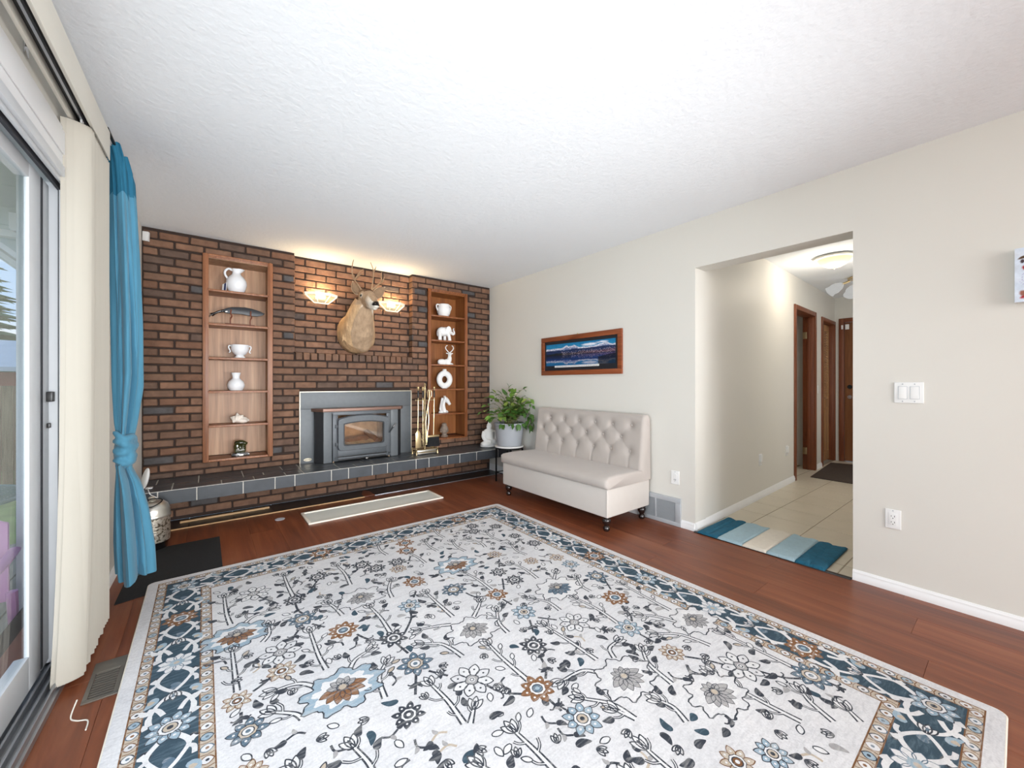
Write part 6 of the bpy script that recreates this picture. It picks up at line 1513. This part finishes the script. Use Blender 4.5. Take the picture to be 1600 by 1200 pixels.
part('canopy', G().lathe((6.22, 1.18, ZC - .032), [(.09, 0), (.12, .008), (.125, .02), (.11, .0315)], 28), M['brass'], t)
for q, (dx, dy) in enumerate(((-.10, .17), (.16, .10), (-.06, -.19))):
    b0 = Vector((6.22 + dx * .55, 1.18 + dy * .55, ZC - .045)); b1 = Vector((6.22 + dx * .9, 1.18 + dy * .9, ZC - .075)); b2 = b1 + Vector((dx * .75, dy * .75, -.10))
    ar = part('arm', G().tube([b0, b1], .014, 10), M['brass'], t)
    dv = (b2 - b1).normalized(); part('shade', G().tube([b1, b1 + dv * .03, b1 + dv * .08, b1 + dv * .13, b1 + dv * .155], [.024, .045, .062, .056, .066], 14), M['tulip_glass'], ar)

# ------------------------------------------------------------ outdoors beyond the patio door
OX = Vector(LW(0, -.11, 0)).x
Z_G = -.40
lawn_m = mat('lawn', rgb(138, 156, 92), .95, nscale=4, namt=.25, bscale=60, bstr=.6, world=True)
struct('ground', G().box(-14, -.50, -6, 24, Z_G - .1, Z_G - .02), lawn_m)
deck_m = wood('weathered_deck', rgb(120, 112, 100), rgb(150, 142, 128), rgb(170, 162, 148), .8, 'y', .7, .6, .08)
pd = struct('patio_deck', G().box(-3.4, -.62, -1.0, 6.0, Z_G - .019, Z_G - .012), M['seal'])
for k in range(19): part('deck_board', G().box(-3.4 + k * .146, -3.4 + k * .146 + .138, -1.0, 6.0, Z_G - .012, Z_G), deck_m, pd, bev=.003, seg=1)
siding_m = mat('pale_lap_siding', rgb(196, 208, 208), .6, namt=.03)
chase = struct_root('wall_exterior', (-.70, 3.75, 1.0))
part('sheathing', G().box(-.86, -.60, 3.64, 4.9, Z_G, 2.42), siding_m, chase)
for k in range(22):
    z = Z_G + .02 + k * .128; part('siding_board', G().prism([(-.835, 3.639, z), (-.835, 3.622, z), (-.835, 3.634, z + .126), (-.835, 3.639, z + .126)], (.235, 0, 0)), siding_m, chase)
part('corner_board', G().box(-.872, -.836, 3.615, 3.66, Z_G, 2.42), M['white'], chase, bev=.003)
sof = struct_root('eaves', (-1.0, 4.0, 2.5))
for k in range(12): part('soffit_board', G().box(-1.45, -.56, 1.0 + k * .5, 1.495 + k * .5, 2.43, 2.445), siding_m, sof, bev=.004, seg=1)
part('fascia', G().box(-1.49, -1.452, 1.0, 7.0, 2.36, 2.54), M['white'], sof, bev=.003)
part('gutter', G().box(-1.58, -1.492, 1.0, 7.0, 2.40, 2.53), M['white'], sof, bev=.012)
part('bracket_arm', G().box(-1.40, -.88, 4.50, 4.55, 2.22, 2.27), M['white'], sof, bev=.003)
part('bracket_brace', G().tube([(-1.30, 4.525, 2.22), (-.90, 4.525, 1.86)], .03, 6), M['white'], sof)
part('bracket_plate', G().prism([(-.885, 4.5, 2.32), (-1.02, 4.5, 2.40), (-1.12, 4.5, 2.40), (-1.12, 4.5, 2.28), (-.885, 4.5, 2.1)], (0, .045, 0)), M['white'], sof, bev=.003)
# fence board by board
ft = thing('wooden_fence', 'weathered brown board fence at the back of the yard', 'fence', (-3.0, 9.5, Z_G))
fence_m = wood('fence_boards', rgb(116, 98, 76), rgb(146, 126, 100), rgb(168, 148, 120), .85, 'z', .8, .8, .1)
for k in range(98): part('board', G().box(-12.8 + k * .122, -12.8 + k * .122 + .113, 9.5, 9.52, Z_G - .02, 1.12), fence_m, ft)
for z in (-.1, .85): part('fence_rail', G().box(-12.8, -.84, 9.521, 9.56, z, z + .09), fence_m, ft)
# shed with pale roof
t = thing('garden_shed', 'brick-red shed with a pale blue-grey roof beyond the fence', 'shed', (-4.2, 12.0, Z_G))
part('shed_wall', G().box(-6.0, -2.4, 11.2, 13.2, Z_G - .02, 1.36), mat('brick_red_cladding', rgb(150, 96, 80), .8, namt=.1, bscale=30), t)
part('shed_roof', G().prism([(-6.2, 11.0, 1.37), (-6.2, 11.0, 1.45), (-6.2, 12.2, 2.0), (-6.2, 13.4, 1.45), (-6.2, 13.4, 1.37), (-6.2, 12.2, 1.92)], (4.0, 0, 0)), mat('pale_metal_roof', rgb(190, 204, 212), .5, namt=.05), t)
# spruce trees
tree_m = mat('spruce_needles', rgb(92, 122, 88), .9, nscale=8, namt=.35)
bark_m = mat('spruce_bark', rgb(92, 74, 58), .9, nscale=10, namt=.3)
def spruce(label, x, y, hgt, rad, seed):
    t = thing('spruce_tree', label, 'tree', (x, y, Z_G)); q = random.Random(seed)
    part('trunk', G().tube([(x, y, Z_G - .02), (x, y, Z_G + hgt * .95)], [.14, .03], 10), bark_m, t)
    g = G()
    for lv in range(24):
        u = lv / 23; z = Z_G + .5 + (hgt - .5) * u; r = rad * (1 - u) ** .85 + .05
        for k in range(11):
            a = 2 * math.pi * (k + q.random()) / 11; L = r * q.uniform(.75, 1.12); dx, dy = math.cos(a), math.sin(a); px2, py2 = -dy, dx; w = .16 * L + .05; dr = .28 * L
            p0 = (x, y, z); m1 = (x + dx * L * .5 + px2 * w, y + dy * L * .5 + py2 * w, z - dr * .35); m2 = (x + dx * L * .5 - px2 * w, y + dy * L * .5 - py2 * w, z - dr * .35); tp = (x + dx * L, y + dy * L, z - dr * .6); md = (x + dx * L * .5, y + dy * L * .5, z - dr * .2 + .05); bt2 = (x + dx * L * .5, y + dy * L * .5, z - dr * .35 - .09)
            g.add([p0, m1, tp, m2, md, bt2], [(0, 1, 4), (1, 2, 4), (2, 3, 4), (3, 0, 4), (1, 0, 5), (2, 1, 5), (3, 2, 5), (0, 3, 5)])
            for f_ in (.55, .78): 
                for sg in (1, -1):
                    c = Vector((x + dx * L * f_, y + dy * L * f_, z - dr * f_ * .6)); tt = c + Vector((dx * .2 + px2 * sg * .22, dy * .2 + py2 * sg * .22, -.05)) * L * 1.1; g.add([c + Vector((0, 0, .03)), c - Vector((0, 0, .04)), tt], [(0, 1, 2), (2, 1, 0)])
    o = part('boughs', g, tree_m, t, smooth=False); o['kind'] = 'stuff'
spruce('tall green spruce tree seen through the patio door', -4.95, 16.6, 6.2, 2.1, 3)
# pink patio chair
pink = mat('pink_plastic', rgb(214, 146, 196), .35, namt=.04)
t = thing('pink_patio_chair', 'pink plastic patio armchair outside the glass door', 'chair', (-1.05, 3.1, Z_G))
cx, cy = -1.06, 3.10
part('seat', G().box(cx - .22, cx + .20, cy - .22, cy + .22, Z_G + .40, Z_G + .425), pink, t, bev=.01)
part('backrest', G().prism([(cx - .24, cy + .20, Z_G + .40), (cx + .24, cy + .20, Z_G + .40), (cx + .22, cy + .27, Z_G + .80), (cx + .10, cy + .28, Z_G + .86), (cx - .10, cy + .28, Z_G + .86), (cx - .22, cy + .27, Z_G + .80)], (0, .022, 0)), pink, t, bev=.006)
for s in (-1, 1):
    part('armrest', G().tube(catmull([(cx + s * .25, cy + .24, Z_G + .66), (cx + s * .275, cy, Z_G + .665), (cx + s * .27, cy - .20, Z_G + .645), (cx + s * .25, cy - .24, Z_G + .60)], 5), .024, 10, flat=.6), pink, t)
    for yy in (-.2, .2): part('leg', G().tube([(cx + s * .25, cy + yy, Z_G + .64 if yy < 0 else Z_G + .45), (cx + s * .26, cy + yy * 1.15, Z_G)], [.022, .018], 8), pink, t)
teal_m = mat('grey_green_metal', rgb(96, 132, 128), .45, .3, namt=.05)
t = thing('mesh_patio_table', 'round grey-green metal mesh table outside behind the pink chair', 'table', (-1.65, 4.75, Z_G))
cx, cy = -1.65, 4.75
g = G()
for k in range(19):
    d_ = -.54 + k * .06; L = math.sqrt(max(0, .55 ** 2 - d_ ** 2)); g.tube([(cx + d_, cy - L, Z_G + .70), (cx + d_, cy + L, Z_G + .70)], .006, 5); g.tube([(cx - L, cy + d_, Z_G + .704), (cx + L, cy + d_, Z_G + .704)], .006, 5)
part('mesh_top', g, teal_m, t)
rg = [Vector((cx + .56 * math.cos(2 * math.pi * k / 40), cy + .56 * math.sin(2 * math.pi * k / 40), Z_G + .70)) for k in range(41)]
part('rim', G().tube(rg, .016, 8, cap=False), teal_m, t)
for k in range(4):
    a = R_(45 + 90 * k); part('leg', G().tube([(cx + .42 * math.cos(a), cy + .42 * math.sin(a), Z_G + .69), (cx + .46 * math.cos(a), cy + .46 * math.sin(a), Z_G)], .016, 8), teal_m, t)

# ------------------------------------------------------------ groups of like things
for o in list(scene.objects):
    if o.parent is not None or 'category' not in o.keys(): continue
    n = o.name.split('.')[0]
    gname = {'wall_sconce': 'lit sconces beside the deer head', 'built_in_bookcase': 'built-in bookcases in the brick wall', 'wall_outlet': 'white wall outlets', 'vase': 'ornaments on the bookcase shelves', 'donut_vase': 'ornaments on the bookcase shelves'}.get(n)
    if o['category'] == 'fireplace tool': gname = 'tools hanging on the fire tool stand'
    if o['category'] == 'figurine' or n in ('pitcher', 'urn_bowl', 'two_handled_pot', 'conch_shell', 'kukri_knife'): gname = 'ornaments on the bookcase shelves'
    if gname: o['group'] = gname
